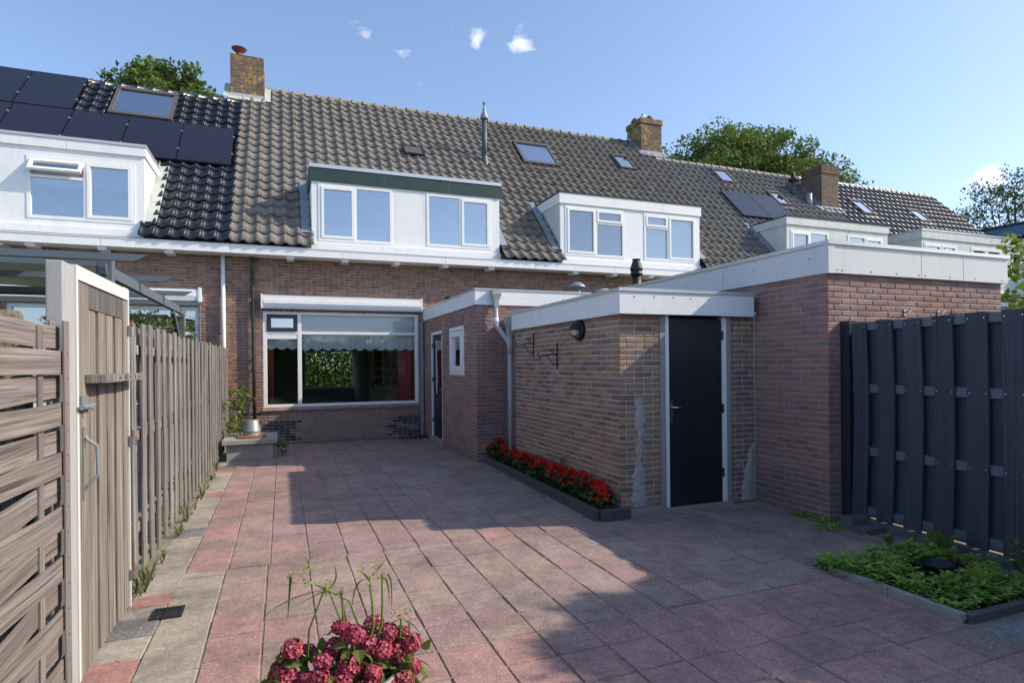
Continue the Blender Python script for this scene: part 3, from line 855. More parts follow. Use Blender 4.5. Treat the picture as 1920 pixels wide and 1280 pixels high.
def dormer(house, x0, x1, zb, zt, fas, wins, mat, fascia_mat='white_panel', trim='lead', name_glass='glass_coated', trim_h=.03, cheek='white_weathered', lean=0.0, label=None):
    """wins: list of window dicts x0,x1,z0,z1, cells [(xa,xb,kind)] with kinds fixed, sash, vent, open"""
    yf = 13.0; yb = roof_y(zt) + .1
    ops = [(w['x0'], w['x1'], w['z0'], w['z1']) for w in wins]
    d = MB()
    f = Face((x0, yf, 0), (1, 0, 0), (0, -1, 0), x1 - x0, zt - .02, [(a - x0, b - x0, c, e) for a, b, c, e in ops] + [(-1, x1 - x0 + 1, -1, zb)])
    f.boxes(d, .06)
    d.box(x0 + .061, x1 - .061, yf + .061, yb, zt - .10, zt - .03)
    dm = d.build('dormer', mat, house)
    for s, xs in ((-1, x0), (1, x1)):
        a, b = (xs, xs + .06) if s < 0 else (xs - .06, xs)
        ck = MB().prism([(yf + .061, roof_z(yf + .061) - .06), (yf + .061, zt - .02), (roof_y(zt) + .08, zt - .02), (roof_y(zt) + .03, zt - .10)], 'X', a, b)
        sub(ck, 'dormer_cheek', cheek, dm)
        # stepped lead apron where the cheek meets the tiles
        fl = MB()
        for i in range(3):
            ya, yz = yf + .05 + i * (yb - yf - .1) / 3, yf + .05 + (i + 1) * (yb - yf - .1) / 3 + .03
            o = .075 + .006 * (i % 2)
            xa, xb = (xs - .20, xs + .004) if s < 0 else (xs - .004, xs + .20)
            P = [roof_pt(xa, ya, o), roof_pt(xb, ya, o + .02), roof_pt(xb, yz, o + .02), roof_pt(xa, yz, o)]
            fl.face(P)
            xo = xs - .006 if s < 0 else xs + .006
            fl.face([(xo, ya, roof_z(ya) + .05), (xo, yz, roof_z(yz) + .05), (xo, yz, roof_z(yz) + .19), (xo, ya, roof_z(ya) + .19)])
        sub(fl, 'lead_flashing', trim, dm, fixn=False)
    # fascia, drip trim, roof deck
    sub(MB().box(x0 - .03, x1 + .03, yf - .035, yf - .002, zt - fas, zt - .004), 'fascia', fascia_mat, dm)
    for jx in (x0 + (x1 - x0) * .36, x0 + (x1 - x0) * .71): sub(MB().box(jx, jx + .004, yf - .0365, yf - .034, zt - fas + .002, zt - .006), 'board_joint', 'lead', dm)
    for jx in (x0 + (x1 - x0) * .42, x0 + (x1 - x0) * .57): sub(MB().box(jx, jx + .003, yf - .0015, yf + .001, zb + .05, zt - fas - .002), 'panel_joint', 'white_weathered', dm)
    for s in (-1, 1):
        a, b = (x0 - .03, x0 - .001) if s < 0 else (x1 + .001, x1 + .03)
        sub(MB().prism([(yf - .001, zt - fas), (yf - .001, zt - .004), (yb, zt - .004), (roof_y(zt - fas), zt - fas)], 'X', a, b), 'side_fascia', fascia_mat, dm)
    sub(MB().box(x0 - .045, x1 + .045, yf - .05, yb, zt, zt + trim_h), 'roof_deck', 'alu_trim' if trim_h > .04 else 'roof_felt', dm)
    sub(MB().box(x0 - .01, x1 + .01, yf - .05, yf - .002, zb - .085, zb + .045), 'sill_board', mat, dm)
    # room behind the panes, its dimness put into the dark lining colour
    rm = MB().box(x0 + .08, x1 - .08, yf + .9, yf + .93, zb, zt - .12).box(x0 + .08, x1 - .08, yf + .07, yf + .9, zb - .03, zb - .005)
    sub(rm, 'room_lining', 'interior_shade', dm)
    for w in wins:
        fr = MB(); frame(fr, w['x0'], w['x1'], w['z0'], w['z1'], yf - .012, .055, .085)
        cells = w['cells']
        for a, b, kd in cells[:-1]: fr.box(b - .025, b + .025, yf - .010, yf + .071, w['z0'] + .055, w['z1'] - .055)
        wf = sub(fr, 'window_frame', 'white_paint', dm)
        for i, (a, b, kd) in enumerate(cells):
            xa = w['x0'] + .055 if i == 0 else a + .025
            xb = w['x1'] - .055 if i == len(cells) - 1 else b - .025
            za, zc = w['z0'] + .055, w['z1'] - .055
            if kd in ('vent', 'open'):
                zm = w.get('zm', za + (zc - za) * .64)
                sub(MB().box(xa, xb, yf - .004, yf + .06, zm - .025, zm + .025), 'transom', 'white_paint', dm)
                s = MB()
                frame(s, xa + .003, xb - .003, zm + .028, zc - .003, yf - .022, .05, .05)
                gl = MB().face([(xa + .05, yf + .005, zm + .075), (xb - .05, yf + .005, zm + .075), (xb - .05, yf + .005, zc - .05), (xa + .05, yf + .005, zc - .05)])
                if kd == 'open':
                    rot = Matrix.Translation((0, yf - .022, zc)) @ Matrix.Rotation(R(-38), 4, 'X') @ Matrix.Translation((0, -(yf - .022), -zc))
                    for q in (s, gl): q.v = [tuple(rot @ Vector(p)) for p in q.v]
                sub(s, 'vent_sash', 'white_paint', dm)
                sub(gl, 'pane', name_glass, dm, fixn=False)
                zc2 = zm - .025
                sub(MB().face([(xa, yf + .03, za), (xb, yf + .03, za), (xb, yf + .03, zc2), (xa, yf + .03, zc2)]), 'pane', name_glass, dm, fixn=False)
            else:
                if kd == 'sash':
                    s = MB(); frame(s, xa + .003, xb - .003, za + .003, zc - .003, yf - .024, .055, .06); sub(s, 'sash', 'white_paint', dm)
                    xa += .058; xb -= .058; za += .058; zc -= .058
                sub(MB().face([(xa, yf + .02, za), (xb, yf + .02, za), (xb, yf + .02, zc), (xa, yf + .02, zc)]), 'pane', name_glass, dm, fixn=False)
        kd = w.get('inside')
        xa, xb = w['x0'] + .05, w['x1'] - .05
        if kd == 'parapet': sub(MB().box(xa, xb, yf + .42, yf + .45, w['z0'] - .05, w['z0'] + .42), 'inner_panel', 'interior_white', dm)
        if kd == 'blind':
            b = MB(); z = w['z0'] + .02
            while z < w['z1'] - .06:
                b.box(xa, xb, yf + .09, yf + .115, z, z + .004); z += .026
            sub(b, 'blind_slats', 'net_white', dm)
        if kd == 'net': sub(MB().box(xa, xb, yf + .12, yf + .125, w['z0'] + .02, w['z1'] - .04), 'net_curtain', 'net_white', dm)
        if kd == 'roller':
            sub(MB().box(xa, xb, yf + .09, yf + .095, w['z0'] + w.get('rz', .5), w['z1'] - .05), 'roller_blind', 'blind_pale', dm)
    return dm

def skylight(house, xa, xb, ya, yb, fm='skylight_frame', blind=None):
    """roof window lying in the slope between y=ya (low) and y=yb"""
    def slab(mb, x0, x1, y0, y1, o0, o1):
        p = [roof_pt(x0, y0), roof_pt(x1, y0), roof_pt(x1, y1), roof_pt(x0, y1)]
        mb.raw([tuple(q + NRM * o0) for q in p] + [tuple(q + NRM * o1) for q in p], [(0, 3, 2, 1), (4, 5, 6, 7), (0, 1, 5, 4), (1, 2, 6, 5), (2, 3, 7, 6), (3, 0, 4, 7)])
    m = MB(); b = .075 if xb - xa > .8 else .05
    slab(m, xa, xb, ya, ya + b, .04, .135); slab(m, xa, xb, yb - b * 1.2, yb, .04, .15)
    slab(m, xa, xa + b, ya + b, yb - b * 1.2, .04, .14); slab(m, xb - b, xb, ya + b, yb - b * 1.2, .04, .14)
    sk = m.build('skylight', fm, house)
    gl = MB().face([roof_pt(xa + b, ya + b, .115), roof_pt(xb - b, ya + b, .115), roof_pt(xb - b, yb - b * 1.2, .115), roof_pt(xa + b, yb - b * 1.2, .115)])
    sub(gl, 'pane', 'glass_sky', sk, fixn=False)
    bk = MB().face([roof_pt(xa + b, ya + b, .07), roof_pt(xb - b, ya + b, .07), roof_pt(xb - b, yb - b * 1.2, .07), roof_pt(xa + b, yb - b * 1.2, .07)])
    sub(bk, 'inner_blind', blind or 'interior_white', sk, fixn=False)
    ap = MB().face([roof_pt(xa - .08, ya - .16, .075), roof_pt(xb + .08, ya - .16, .075), roof_pt(xb + .05, ya + .01, .07), roof_pt(xa - .05, ya + .01, .07)])
    sub(ap, 'apron_flashing', fm, sk, fixn=False)
    return sk

def chimney(house, x0, x1, y0, y1, ztop, mat, rr, cap=None, base_lead='lead_pale'):
    zb = roof_z(y0) - .3
    c = MB().box(x0, x1, y0, y1, zb, ztop - .004)
    ch = c.build('chimney', 'mortar_house', house)
    fs = [Face((x0, y0, zb), (1, 0, 0), (0, -1, 0), x1 - x0, ztop - zb, (), 'stretcher', mat, (.006, .006)),
          Face((x0, y1, zb), (0, -1, 0), (-1, 0, 0), y1 - y0, ztop - zb, (), 'stretcher', mat, (0, 0)),
          Face((x1, y0, zb), (0, 1, 0), (1, 0, 0), y1 - y0, ztop - zb, (), 'stretcher', mat, (0, 0))]
    it = []
    for f in fs: it += f.bricks(rr)
    place_pieces('brick', unit_brick, it, ch, 140, 'brick_field')
    fl = MB()
    zf = roof_z(y0)
    fl.box(x0 - .03, x1 + .03, y0 - .022, y0 - .012, zf - .05, zf + .14)
    n = 4
    for i in range(n):
        xa, xb = x0 - .05 + i * (x1 - x0 + .1) / n, x0 - .05 + (i + 1) * (x1 - x0 + .1) / n
        fl.face([(xa, y0 - .024, zf + .06), (xb, y0 - .024, zf + .06), roof_pt(xb, y0 - .16, .085 + .012 * (i % 2)), roof_pt(xa, y0 - .16, .085 + .012 * ((i + 1) % 2))])
    for s, xs in ((-1, x0), (1, x1)):
        xo = xs + s * .02
        fl.face([(xo, y0 - .02, zf + .02), (xo, y1, roof_z(min(y1, y0 + .7)) + .02), (xo, y1, roof_z(min(y1, y0 + .7)) + .22), (xo, y0 - .02, zf + .20)])
        fl.face([roof_pt(xo, y0 - .1, .09), roof_pt(xo + s * .15, y0 - .1, .085), roof_pt(xo + s * .15, min(y1, y0 + .5), .085), roof_pt(xo, min(y1, y0 + .5), .09)])
    sub(fl, 'lead_flashing', base_lead, ch, fixn=False)
    return ch

def gable(house, xs, s, ridge_y):
    zr = roof_z(ridge_y)
    MB().prism([(FY, 0), (FY, 3.9), (ridge_y, zr - .15), (2 * ridge_y - FY, 3.9), (2 * ridge_y - FY, 0)], 'X', xs, xs + .2 * s).build('gable_wall', 'brick_chimney_plain', house)

def facade(house, x0, x1, ops, matf, rr, limit=300, vis=None, back_y=None, back_ops=()):
    mb = MB()
    f = Face((x0, FY, 0), (1, 0, 0), (0, -1, 0), x1 - x0, 3.81, ops, 'cross', matf, vis=vis)
    f.boxes(mb, .28)
    wall = mb.build('wall', 'mortar_house', house)
    if back_y:
        mb = MB(); Face((x1, back_y, 0), (-1, 0, 0), (0, 1, 0), x1 - x0, 3.9, back_ops).boxes(mb, .25)
        mb.build('back_wall', 'brick_chimney_plain', house)
    return wall, f

HX = [-7.36, -.93, 5.53, 11.97, 18.40, 25.75]
RB, RA = 18.02, 17.28
def pipe_knees(mb, pts, r): mb.tube(pts, r, 12)

# ---- house A : glazed black tiles, solar panels, white dormer
ra = random.Random(101)
A = thing('terraced_house', 'brick terraced house with glossy black tiled roof and solar panels', 'house', ((HX[0] + HX[1]) / 2, FY, 0), 'houses in the terrace')
wa, fa = facade(A, HX[0], HX[1], [(-4.6 - HX[0], -1.53 - HX[0], .9, 2.78)], lambda u, z, r: 'brick_house', ra, back_y=2 * RA - FY)
fa.vis = lambda p: p.z > 1.95
place_pieces('brick', unit_brick, fa.bricks(ra), wa, 300, 'brick_field')
roof(A, HX[0], HX[1], RA, 'tile_glazed', [(-6.62, -2.40, 12.6, 14.5), (-3.67, -2.42, 16.12, 17.05)], ra, 'tile_glazed', hide=lambda p: (p.x < -1.05 and 14.75 < p.y < 15.95) or (p.x < -4.4 and p.y > 15.9))
gutter(A, HX[0], HX[1])
gable(A, HX[0], -1, RA)
dormer(A, -6.6, -2.41, 4.12, 5.74, .17, [dict(x0=-4.23, x1=-2.56, z0=4.29, z1=5.41, zm=5.05, inside='roller', rz=.62, cells=[(-4.23, -3.35, 'open'), (-3.35, -2.56, 'sash')]), dict(x0=-6.4, x1=-5.0, z0=4.29, z1=5.41, cells=[(-6.4, -5.7, 'fixed'), (-5.7, -5.0, 'sash')])], 'white_panel', 'white_panel', 'lead_pale', trim_h=.05, cheek='white_panel')
skylight(A, -3.69, -2.40, 16.08, 17.10)
wA = MB(); frame(wA, -4.6, -1.53, .9, 2.78, FY + .04, .07, .08); wA.box(-1.78, -1.53 - .07, FY + .05, FY + .1, 2.22, 2.29); wA.box(-1.85, -1.78, FY + .05, FY + .11, .97, 2.71)
wAo = wA.build('window', 'white_paint', A)
sub(MB().face([(-4.53, FY + .09, .97), (-1.6, FY + .09, .97), (-1.6, FY + .09, 2.71), (-4.53, FY + .09, 2.71)]), 'pane', 'glass_coated', wAo, fixn=False)
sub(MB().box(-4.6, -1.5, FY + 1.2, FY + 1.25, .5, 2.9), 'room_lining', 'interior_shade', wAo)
aw = MB().prism([(FY - .004, 2.86), (FY - .15, 2.88), (FY - .17, 2.98), (FY - .16, 3.10), (FY - .004, 3.12)], 'X', -4.75, -1.52)
awn = aw.build('awning_case', 'white_paint', A)
sub(MB().box(-1.52, -1.47, FY - .18, FY - .004, 2.84, 3.14), 'end_cap', 'white_paint', awn)
sub(MB().box(-4.7, -1.55, FY - .165, FY - .03, 2.835, 2.86), 'front_bar', 'pergola_grey', awn)
sub(MB().tube([(-1.49, FY - .12, 2.9), (-1.50, FY - .06, 1.3)], .008, 6), 'crank_rod', 'zinc', awn)
dp = MB().tube([(-1.09, FY - .07, 3.80), (-1.085, FY - .075, 2.0), (-1.08, FY - .075, .05)], .04, 14)
dpo = dp.build('downpipe', 'pvc_white', A, smooth=True)
for z in (3.2, 1.9): sub(MB().tube([(-1.087, FY - .075, z), (-1.087, FY - .075, z + .03)], .047, 14).box(-1.10, -1.07, FY - .04, FY, z, z + .03), 'pipe_clip', 'pvc_white', dpo)

# ---- house B : matt grey-brown tiles, green dormer fascia, big window
rb = random.Random(202)
B = thing('terraced_house', 'brick terraced house with matt brown tiles and green board above its dormer', 'house', ((HX[1] + HX[2]) / 2, FY, 0), 'houses in the terrace')
def mB(u, z, r):
    x = HX[1] + u
    if .03 < z < .50 and (-.40 < x < .30 + .03 * math.sin(z * 90) or 2.15 < x < 2.95): return 'brick_dark' if r.random() < .85 else 'brick_purple'
    if z < .70 and -.40 < x < 2.95: return 'brick_plinth'
    if x < -.35 and z < 2.6 and r.random() < .25: return 'brick_purple'
    if x < -.35 and z < .8: return 'brick_dark' if r.random() < .35 else 'brick_house'
    return 'brick_house'
bo = [(-.37 - HX[1], 2.83 - HX[1], .745, 2.745)]
yBk = 2 * RB - FY
wb, fb = facade(B, HX[1], HX[2], bo, mB, rb, back_y=yBk, back_ops=[(HX[2] - 2.46, HX[2] - .70, .80, 2.17)])
fb.vis = lambda p: not (p.x > 2.9 and p.z < 2.9)
# band of bricks below the window has its own joints
place_pieces('brick', unit_brick, fb.bricks(rb), wb, 300, 'brick_field')
roof(B, HX[1], HX[2], RB, 'tile_matt', [(.56, 4.74, 12.6, 14.5), (-1.3, -.42, 17.55, 19), (3.10, 3.58, 15.95, 16.2)], rb, 'tile_matt')
gutter(B, HX[1], HX[2])
dormer(B, .585, 4.725, 4.11, 5.715, .275,
       [dict(x0=.72, x1=2.25, z0=4.21, z1=5.40, inside='parapet', cells=[(.72, 1.475, 'sash'), (1.475, 2.25, 'fixed')]),
        dict(x0=3.01, x1=4.53, z0=4.235, z1=5.40, inside='parapet', cells=[(3.01, 3.785, 'fixed'), (3.785, 4.53, 'sash')])],
       'white_panel', 'green_board', 'lead', trim_h=.075, cheek='white_panel')
# chimney on the boundary with house A
c1 = chimney(B, -1.23, -.415, 17.48, 18.4, 9.95, 'brick_chimney', rb)
sub(MB().lathe([(0, 0), (.085, 0), (.085, .10), (.095, .10), (.095, .13), (.08, .13), (.08, .16)], (-1.03, 17.75, 9.94), 16), 'flue_pot', 'rust', c1)
sub(MB().lathe([(.07, .16), (.19, .27), (.195, .285), (.12, .30), (0, .315)], (-1.03, 17.75, 9.94), 20), 'flue_cap', 'terracotta', c1)
# tall flue and roof vent
fl = MB().tube([(5.38, 15.98, 7.15), (5.38, 15.98, 8.55)], .075, 14)
flo = fl.build('flue_pipe', 'flue_grey', B, smooth=True)
sub(MB().lathe([(.075, 0), (.115, .0), (.12, .05), (.105, .06), (.10, .12), (.05, .22), (.045, .30), (.03, .32), (.03, .44), (.05, .45), (.05, .47), (.0, .48)], (5.38, 15.98, 8.52), 16), 'flue_cowl', 'zinc', flo, smooth=True)
sub(MB().lathe([(.16, -.05), (.13, .10), (.08, .22), (.08, .3)], (5.38, 15.98, roof_z(15.98) - .05), 16), 'flue_collar', 'flue_grey', flo, smooth=True)
vt = MB()
P = [roof_pt(3.07, 15.86, .10), roof_pt(3.60, 15.86, .10), roof_pt(3.60, 16.23, .07), roof_pt(3.07, 16.23, .07)]
vt.raw([tuple(p) for p in P] + [tuple(p + NRM * .05) for p in P], [(0, 3, 2, 1), (4, 5, 6, 7), (0, 1, 5, 4), (1, 2, 6, 5), (2, 3, 7, 6), (3, 0, 4, 7)])
vto = vt.build('roof_hatch', 'dark_metal', B)
Pf = [roof_pt(3.11, 15.89, .152), roof_pt(3.56, 15.89, .152), roof_pt(3.56, 16.20, .122), roof_pt(3.11, 16.20, .122)]
sub(MB().face(Pf), 'hatch_pane', 'skylight_frame', vto, fixn=False)
# big living-room window
wx0, wx1, wz0, wz1 = -.37, 2.83, .75, 2.74
w = MB(); frame(w, wx0, wx1, wz0, wz1, FY + .02, .075, .09, b=.06)
w.box(.332 - .04, .332 + .04, FY + .022, FY + .108, wz0 + .06, wz1 - .075)
w.box(wx0 + .075, .332 - .04, FY + .024, FY + .106, 2.255, 2.315)
w.box(.332 + .04, wx1 - .075, FY + .024, FY + .106, 2.255, 2.315)
wo = w.build('window', 'white_paint', B, bevel=.006)
sub(MB().box(wx0 + .08, .332 - .045, FY + .03, FY + .09, 2.16, 2.25), 'louvre_vent', 'white_paint', wo)
s = MB(); frame(s, wx0 + .08, .332 - .045, 2.318, wz1 - .078, FY + .005, .075, .075); sub(s, 'vent_sash', 'green_frame', wo)
def wpane(a, b, c, d, y=FY + .07): sub(MB().face([(a, y, c), (b, y, c), (b, y, d), (a, y, d)]), 'pane', 'glass_room', wo, fixn=False)
wpane(wx0 + .075, .292, wz0 + .06, 2.16); wpane(.372, wx1 - .075, wz0 + .06, 2.255); wpane(.372, wx1 - .075, 2.315, wz1 - .075)
sub(MB().face([(wx0 + .15, FY + .05, 2.39), (.222, FY + .05, 2.39), (.222, FY + .05, 2.592), (wx0 + .15, FY + .05, 2.592)]), 'pane', 'glass_coated', wo, fixn=False)
sub(MB().box(wx0 + .16, .21, FY + .16, FY + .165, 2.33, 2.66), 'inner_film', 'net_white', wo)
sub(MB().box(.38, wx1 - .08, FY + .13, FY + .135, 2.31, 2.68), 'inner_film', 'net_white', wo)
# tiled sill: one glazed tile after the other
x = wx0 - .02
while x < wx1:
    q = min(x + .20, wx1 + .03)
    sub(MB().prism([(FY - .045, .683), (FY - .045, .705), (FY + .03, .745), (FY + .03, .70)], 'X', x, q - .006), 'sill_tile', 'brick_red', wo); x += .205
aw = MB().prism([(FY - .004, 2.775), (FY - .10, 2.775), (FY - .13, 2.83), (FY - .14, 2.90), (FY - .145, 3.04), (FY - .004, 3.055)], 'X', wx0 - .0, 2.87)
awn = aw.build('awning_case', 'white_paint', B)
sub(MB().box(wx0 + .02, 2.85, FY - .155, FY - .141, 2.875, 2.955), 'front_bar', 'white_paint', awn)
for xa in (wx0 - .03, 2.872): sub(MB().box(xa, xa + .028, FY - .15, FY - .004, 2.77, 3.062), 'end_cap', 'white_paint', awn)
sub(MB().box(wx0 - .034, wx0 - .031, FY - .13, FY - .03, 2.79, 2.93), 'end_slot', 'black_plastic', awn)
# black cast-iron downpipe with sockets
dp = MB().tube([(-.545, FY - .075, 3.81), (-.55, FY - .075, 3.0), (-.54, FY - .075, 1.6), (-.535, FY - .075, .42)], .036, 14)
dpo = dp.build('downpipe', 'pipe_black', B, smooth=True)
for z in (3.62, 3.08, 2.85, 1.72, 1.52, .93): sub(MB().tube([(-.545, FY - .075, z), (-.545, FY - .075, z + .05)], .044, 14).box(-.56, -.53, FY - .04, FY, z + .01, z + .03), 'pipe_socket', 'pipe_black', dpo)
MB().box(2.86, 2.925, FY - .06, FY - .003, .05, 2.56).build('corner_strip', 'lead', B)
# living room: floor, walls and ceiling
rm = MB()
rm.box(HX[1] + .1, HX[2] - .1, FY + .29, yBk - .26, -.03, .0)
room = rm.build('room_floor', 'interior_floor', B)
rm = MB()
rm.box(HX[1] + .05, HX[1] + .1, FY + .28, yBk - .25, 0, 2.75); rm.box(HX[2] - .1, HX[2] - .05, FY + .28, yBk - .25, 0, 2.75)
rm.box(2.42, 2.50, 18.5, 18.62, 0, 2.6); rm.box(3.50, HX[2] - .1, 18.5, 18.62, 0, 2.6); rm.box(2.50, 3.50, 18.5, 18.62, 2.14, 2.6)
rm.box(2.42, 2.54, 18.62, yBk - .25, 0, 2.6)
rm.box(HX[1] + .1, .70, yBk - .27, yBk - .255, 0, 2.6); rm.box(2.46, HX[2] - .1, yBk - .27, yBk - .255, 0, 2.6); rm.box(.70, 2.46, yBk - .27, yBk - .255, 0, .80); rm.box(.70, 2.46, yBk - .27, yBk - .255, 2.17, 2.6)
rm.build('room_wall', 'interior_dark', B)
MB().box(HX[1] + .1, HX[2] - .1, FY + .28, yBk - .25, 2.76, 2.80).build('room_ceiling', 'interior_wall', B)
fw = MB(); frame(fw, .70, 2.46, .80, 2.17, yBk - .30, .06, .06); fw.box(.6, 2.6, yBk - .45, yBk - .30, .765, .795)
fwo = fw.build('window', 'white_paint', B, label='far window of the room, looking through to green bushes')
sub(MB().face([(.76, yBk - .27, .86), (2.40, yBk - .27, .86), (2.40, yBk - .27, 2.11), (.76, yBk - .27, 2.11)]), 'pane', 'glass_room', fwo, fixn=False)
d = MB(); d.box(2.50, 2.62, 18.52, 18.57, .0, 2.10); d.box(3.38, 3.50, 18.52, 18.57, .0, 2.10); d.box(2.62, 3.38, 18.52, 18.57, .0, 1.0); d.box(2.62, 3.38, 18.52, 18.57, 2.0, 2.10)
for i in (1, 2): d.box(2.62 + i * .253 - .018, 2.62 + i * .253 + .018, 18.525, 18.565, 1.0, 2.0)
for z in (1.24, 1.50, 1.75): d.box(2.62, 3.38, 18.527, 18.563, z - .018, z + .018)
do = d.build('interior_door', 'interior_door', B)
sub(MB().box(2.62, 3.38, 18.60, 18.61, .95, 2.05), 'door_glass', 'interior_shade', do)
sub(MB().tube([(2.56, 18.50, 1.05), (2.56, 18.47, 1.05), (2.66, 18.47, 1.05)], .012, 8).box(2.54, 2.58, 18.505, 18.519, .92, 1.14), 'door_handle', 'dark_metal', do)

# ---- house C
rc = random.Random(303)
Cc = thing('terraced_house', 'terraced house with weathered brown tiles, white dormer and blinds, two roof windows', 'house', ((HX[2] + HX[3]) / 2, FY, 0), 'houses in the terrace')
wc, fc = facade(Cc, HX[2], HX[3], [], lambda u, z, r: 'brick_house', rc, back_y=2 * RB - FY)
fc.vis = lambda p: p.z > 2.9 and p.x < 9.5
place_pieces('brick', unit_brick, fc.bricks(rc), wc, 300, 'brick_field')
roof(Cc, HX[2], HX[3], RB, 'tile_matt_c', [(6.25, 10.43, 12.6, 14.5), (6.66, 7.70, 16.2, 17.0), (10.12, 10.6, 16.5, 17.0), (11.5, 12.5, 17.55, 19)], rc, 'tile_matt_c')
gutter(Cc, HX[2], HX[3])
dormer(Cc, 6.29, 10.395, 4.10, 5.73, .25,
       [dict(x0=6.42, x1=8.07, z0=4.235, z1=5.44, zm=5.07, inside='blind', cells=[(6.42, 7.27, 'sash'), (7.27, 8.07, 'vent')]),
        dict(x0=8.66, x1=10.29, z0=4.235, z1=5.44, zm=5.07, inside='net', cells=[(8.66, 9.395, 'vent'), (9.395, 10.29, 'sash')])],
       'white_panel', 'white_paint', 'lead', 'glass_clear', trim_h=.03)
skylight(Cc, 6.62, 7.78, 16.13, 17.08)
skylight(Cc, 10.07, 10.65, 16.44, 17.07)
c2 = chimney(Cc, 11.565, 12.40, 17.49, 18.36, 9.86, 'brick_chimney', rc, base_lead='lead')
sub(MB().box(11.53, 12.435, 17.455, 18.395, 9.86, 10.03), 'chimney_cap', 'brick_chimney', c2)
for (px, py, kind) in ((11.75, 18.15, 0), (11.80, 17.72, 1), (12.12, 17.80, 0)):
    if kind == 0:
        sub(MB().lathe([(.09, 0), (.09, .08), (.13, .10), (.135, .14), (.09, .15), (.09, .19), (.06, .24), (.0, .26)], (px, py, 10.03), 16), 'chimney_pot', 'terracotta', c2)
    else:
        sub(MB().lathe([(.10, 0), (.10, .06), (.06, .07), (.06, .10), (.085, .15), (.07, .22), (0, .25)], (px, py, 10.03), 14), 'ball_cowl', 'chrome', c2, smooth=True)

# ---- house D
rd = random.Random(404)
D = thing('terraced_house', 'terraced house with dark grey tiles and two solar panels beside its skylight', 'house', ((HX[3] + HX[4]) / 2, FY, 0), 'houses in the terrace')
wdm, fd = facade(D, HX[3], HX[4], [], lambda u, z, r: 'brick_house', rd, back_y=2 * RA - FY)
fd.vis = lambda p: False
place_pieces('brick', unit_brick, fd.bricks(rd), wdm, 300, 'brick_field')
roof(D, HX[3], HX[4], RA, 'tile_grey', [(13.38, 17.54, 12.6, 14.5), (14.1, 14.6, 16.45, 17.0), (15.8, 16.15, 15.6, 16.15)], rd, 'tile_grey')
gutter(D, HX[3], HX[4])
dormer(D, 13.42, 17.49, 4.10, 5.73, .22,
       [dict(x0=13.56, x1=15.02, z0=4.25, z1=5.36, inside='roller', rz=.6, cells=[(13.56, 14.3, 'sash'), (14.3, 15.02, 'fixed')]), dict(x0=15.80, x1=17.28, z0=4.25, z1=5.36, inside='roller', rz=.7, cells=[(15.8, 16.5, 'fixed'), (16.5, 17.28, 'sash')])],
       'white_weathered', 'white_weathered', 'lead', 'glass_clear', trim_h=.03)
skylight(D, 14.03, 14.65, 16.41, 17.03)
skylight(D, 15.70, 16.22, 15.57, 16.17)
c3 = chimney(D, 17.80, 18.60, 15.66, 16.54, 8.25, 'brick_chimney_plain', rd, base_lead='lead')
sub(MB().box(17.77, 18.63, 15.63, 16.57, 8.25, 8.30), 'corbel_course', 'brick_chimney_plain', c3)
x = 17.775
while x < 18.6:
    sub(MB().box(x, x + .05, 15.63, 15.73, 8.30, 8.53 + .012 * math.sin(x * 40)), 'cap_brick', 'brick_chimney_plain', c3); x += .0605
y = 15.745
while y < 16.53:
    sub(MB().box(17.775, 17.875, y, y + .05, 8.30, 8.53), 'cap_brick', 'brick_chimney_plain', c3); y += .0605
sub(MB().box(17.876, 18.62, 15.735, 16.56, 8.30, 8.48), 'cap_core', 'mortar_house', c3)
fl = MB()
for i in range(5):      # stepped flashing up the left side
    ya = 15.70 + i * .16
    fl.box(17.765, 17.79, ya, ya + .17, roof_z(ya) + .03, roof_z(ya) + .30)
sub(fl, 'step_flashing', 'lead', c3)
fo = MB().tube([(17.05, 16.2, 7.35), (17.05, 16.2, 8.05)], .085, 12).build('flue_pipe', 'flue_grey', D, smooth=True)
sub(MB().lathe([(.085, 0), (.17, -.02), (.17, .05), (.09, .10), (.07, .22), (.03, .30), (0, .3)], (17.05, 16.2, 8.05), 14), 'flue_cowl', 'dark_metal', fo)
MB().tube([(17.3, 15.75, 6.95), (17.3, 15.75, 7.48)], .10, 12).build('vent_pipe', 'zinc', D, smooth=True)

# ---- house E at the end of the row
re_ = random.Random(505)
E_ = thing('terraced_house', 'end terraced house with glossy blue-black tiles and white roof ridge', 'house', ((HX[4] + HX[5]) / 2, FY, 0), 'houses in the terrace')
we, fe = facade(E_, HX[4], HX[5], [], lambda u, z, r: 'brick_house', re_, back_y=2 * RA - FY)
fe.vis = lambda p: False
place_pieces('brick', unit_brick, fe.bricks(re_), we, 300, 'brick_field')
plain('ridge_white', (.55, .55, .55), .5, .15, 6)
roof(E_, HX[4], HX[5], RA, 'tile_blue', [(19.0, 25.0, 12.6, 14.5), (19.8, 20.3, 15.7, 16.2), (22.7, 23.1, 15.65, 16.1)], re_, 'ridge_white')
gutter(E_, HX[4], HX[5])
gable(E_, HX[5] - .2, 1, RA)
dormer(E_, 19.03, 24.9, 4.10, 5.74, .24,
       [dict(x0=19.14, x1=20.70, z0=4.25, z1=5.36, inside='parapet', cells=[(19.14, 19.95, 'sash'), (19.95, 20.70, 'sash')]), dict(x0=21.40, x1=23.0, z0=4.25, z1=5.36, inside='parapet', cells=[(21.4, 22.2, 'sash'), (22.2, 23.0, 'sash')]), dict(x0=23.5, x1=24.7, z0=4.25, z1=5.36, cells=[(23.5, 24.1, 'sash'), (24.1, 24.7, 'sash')])],
       'white_weathered', 'white_weathered', 'lead', 'glass_clear', trim_h=.05)
skylight(E_, 19.72, 20.33, 15.60, 16.27)
skylight(E_, 22.62, 23.22, 15.54, 16.13)
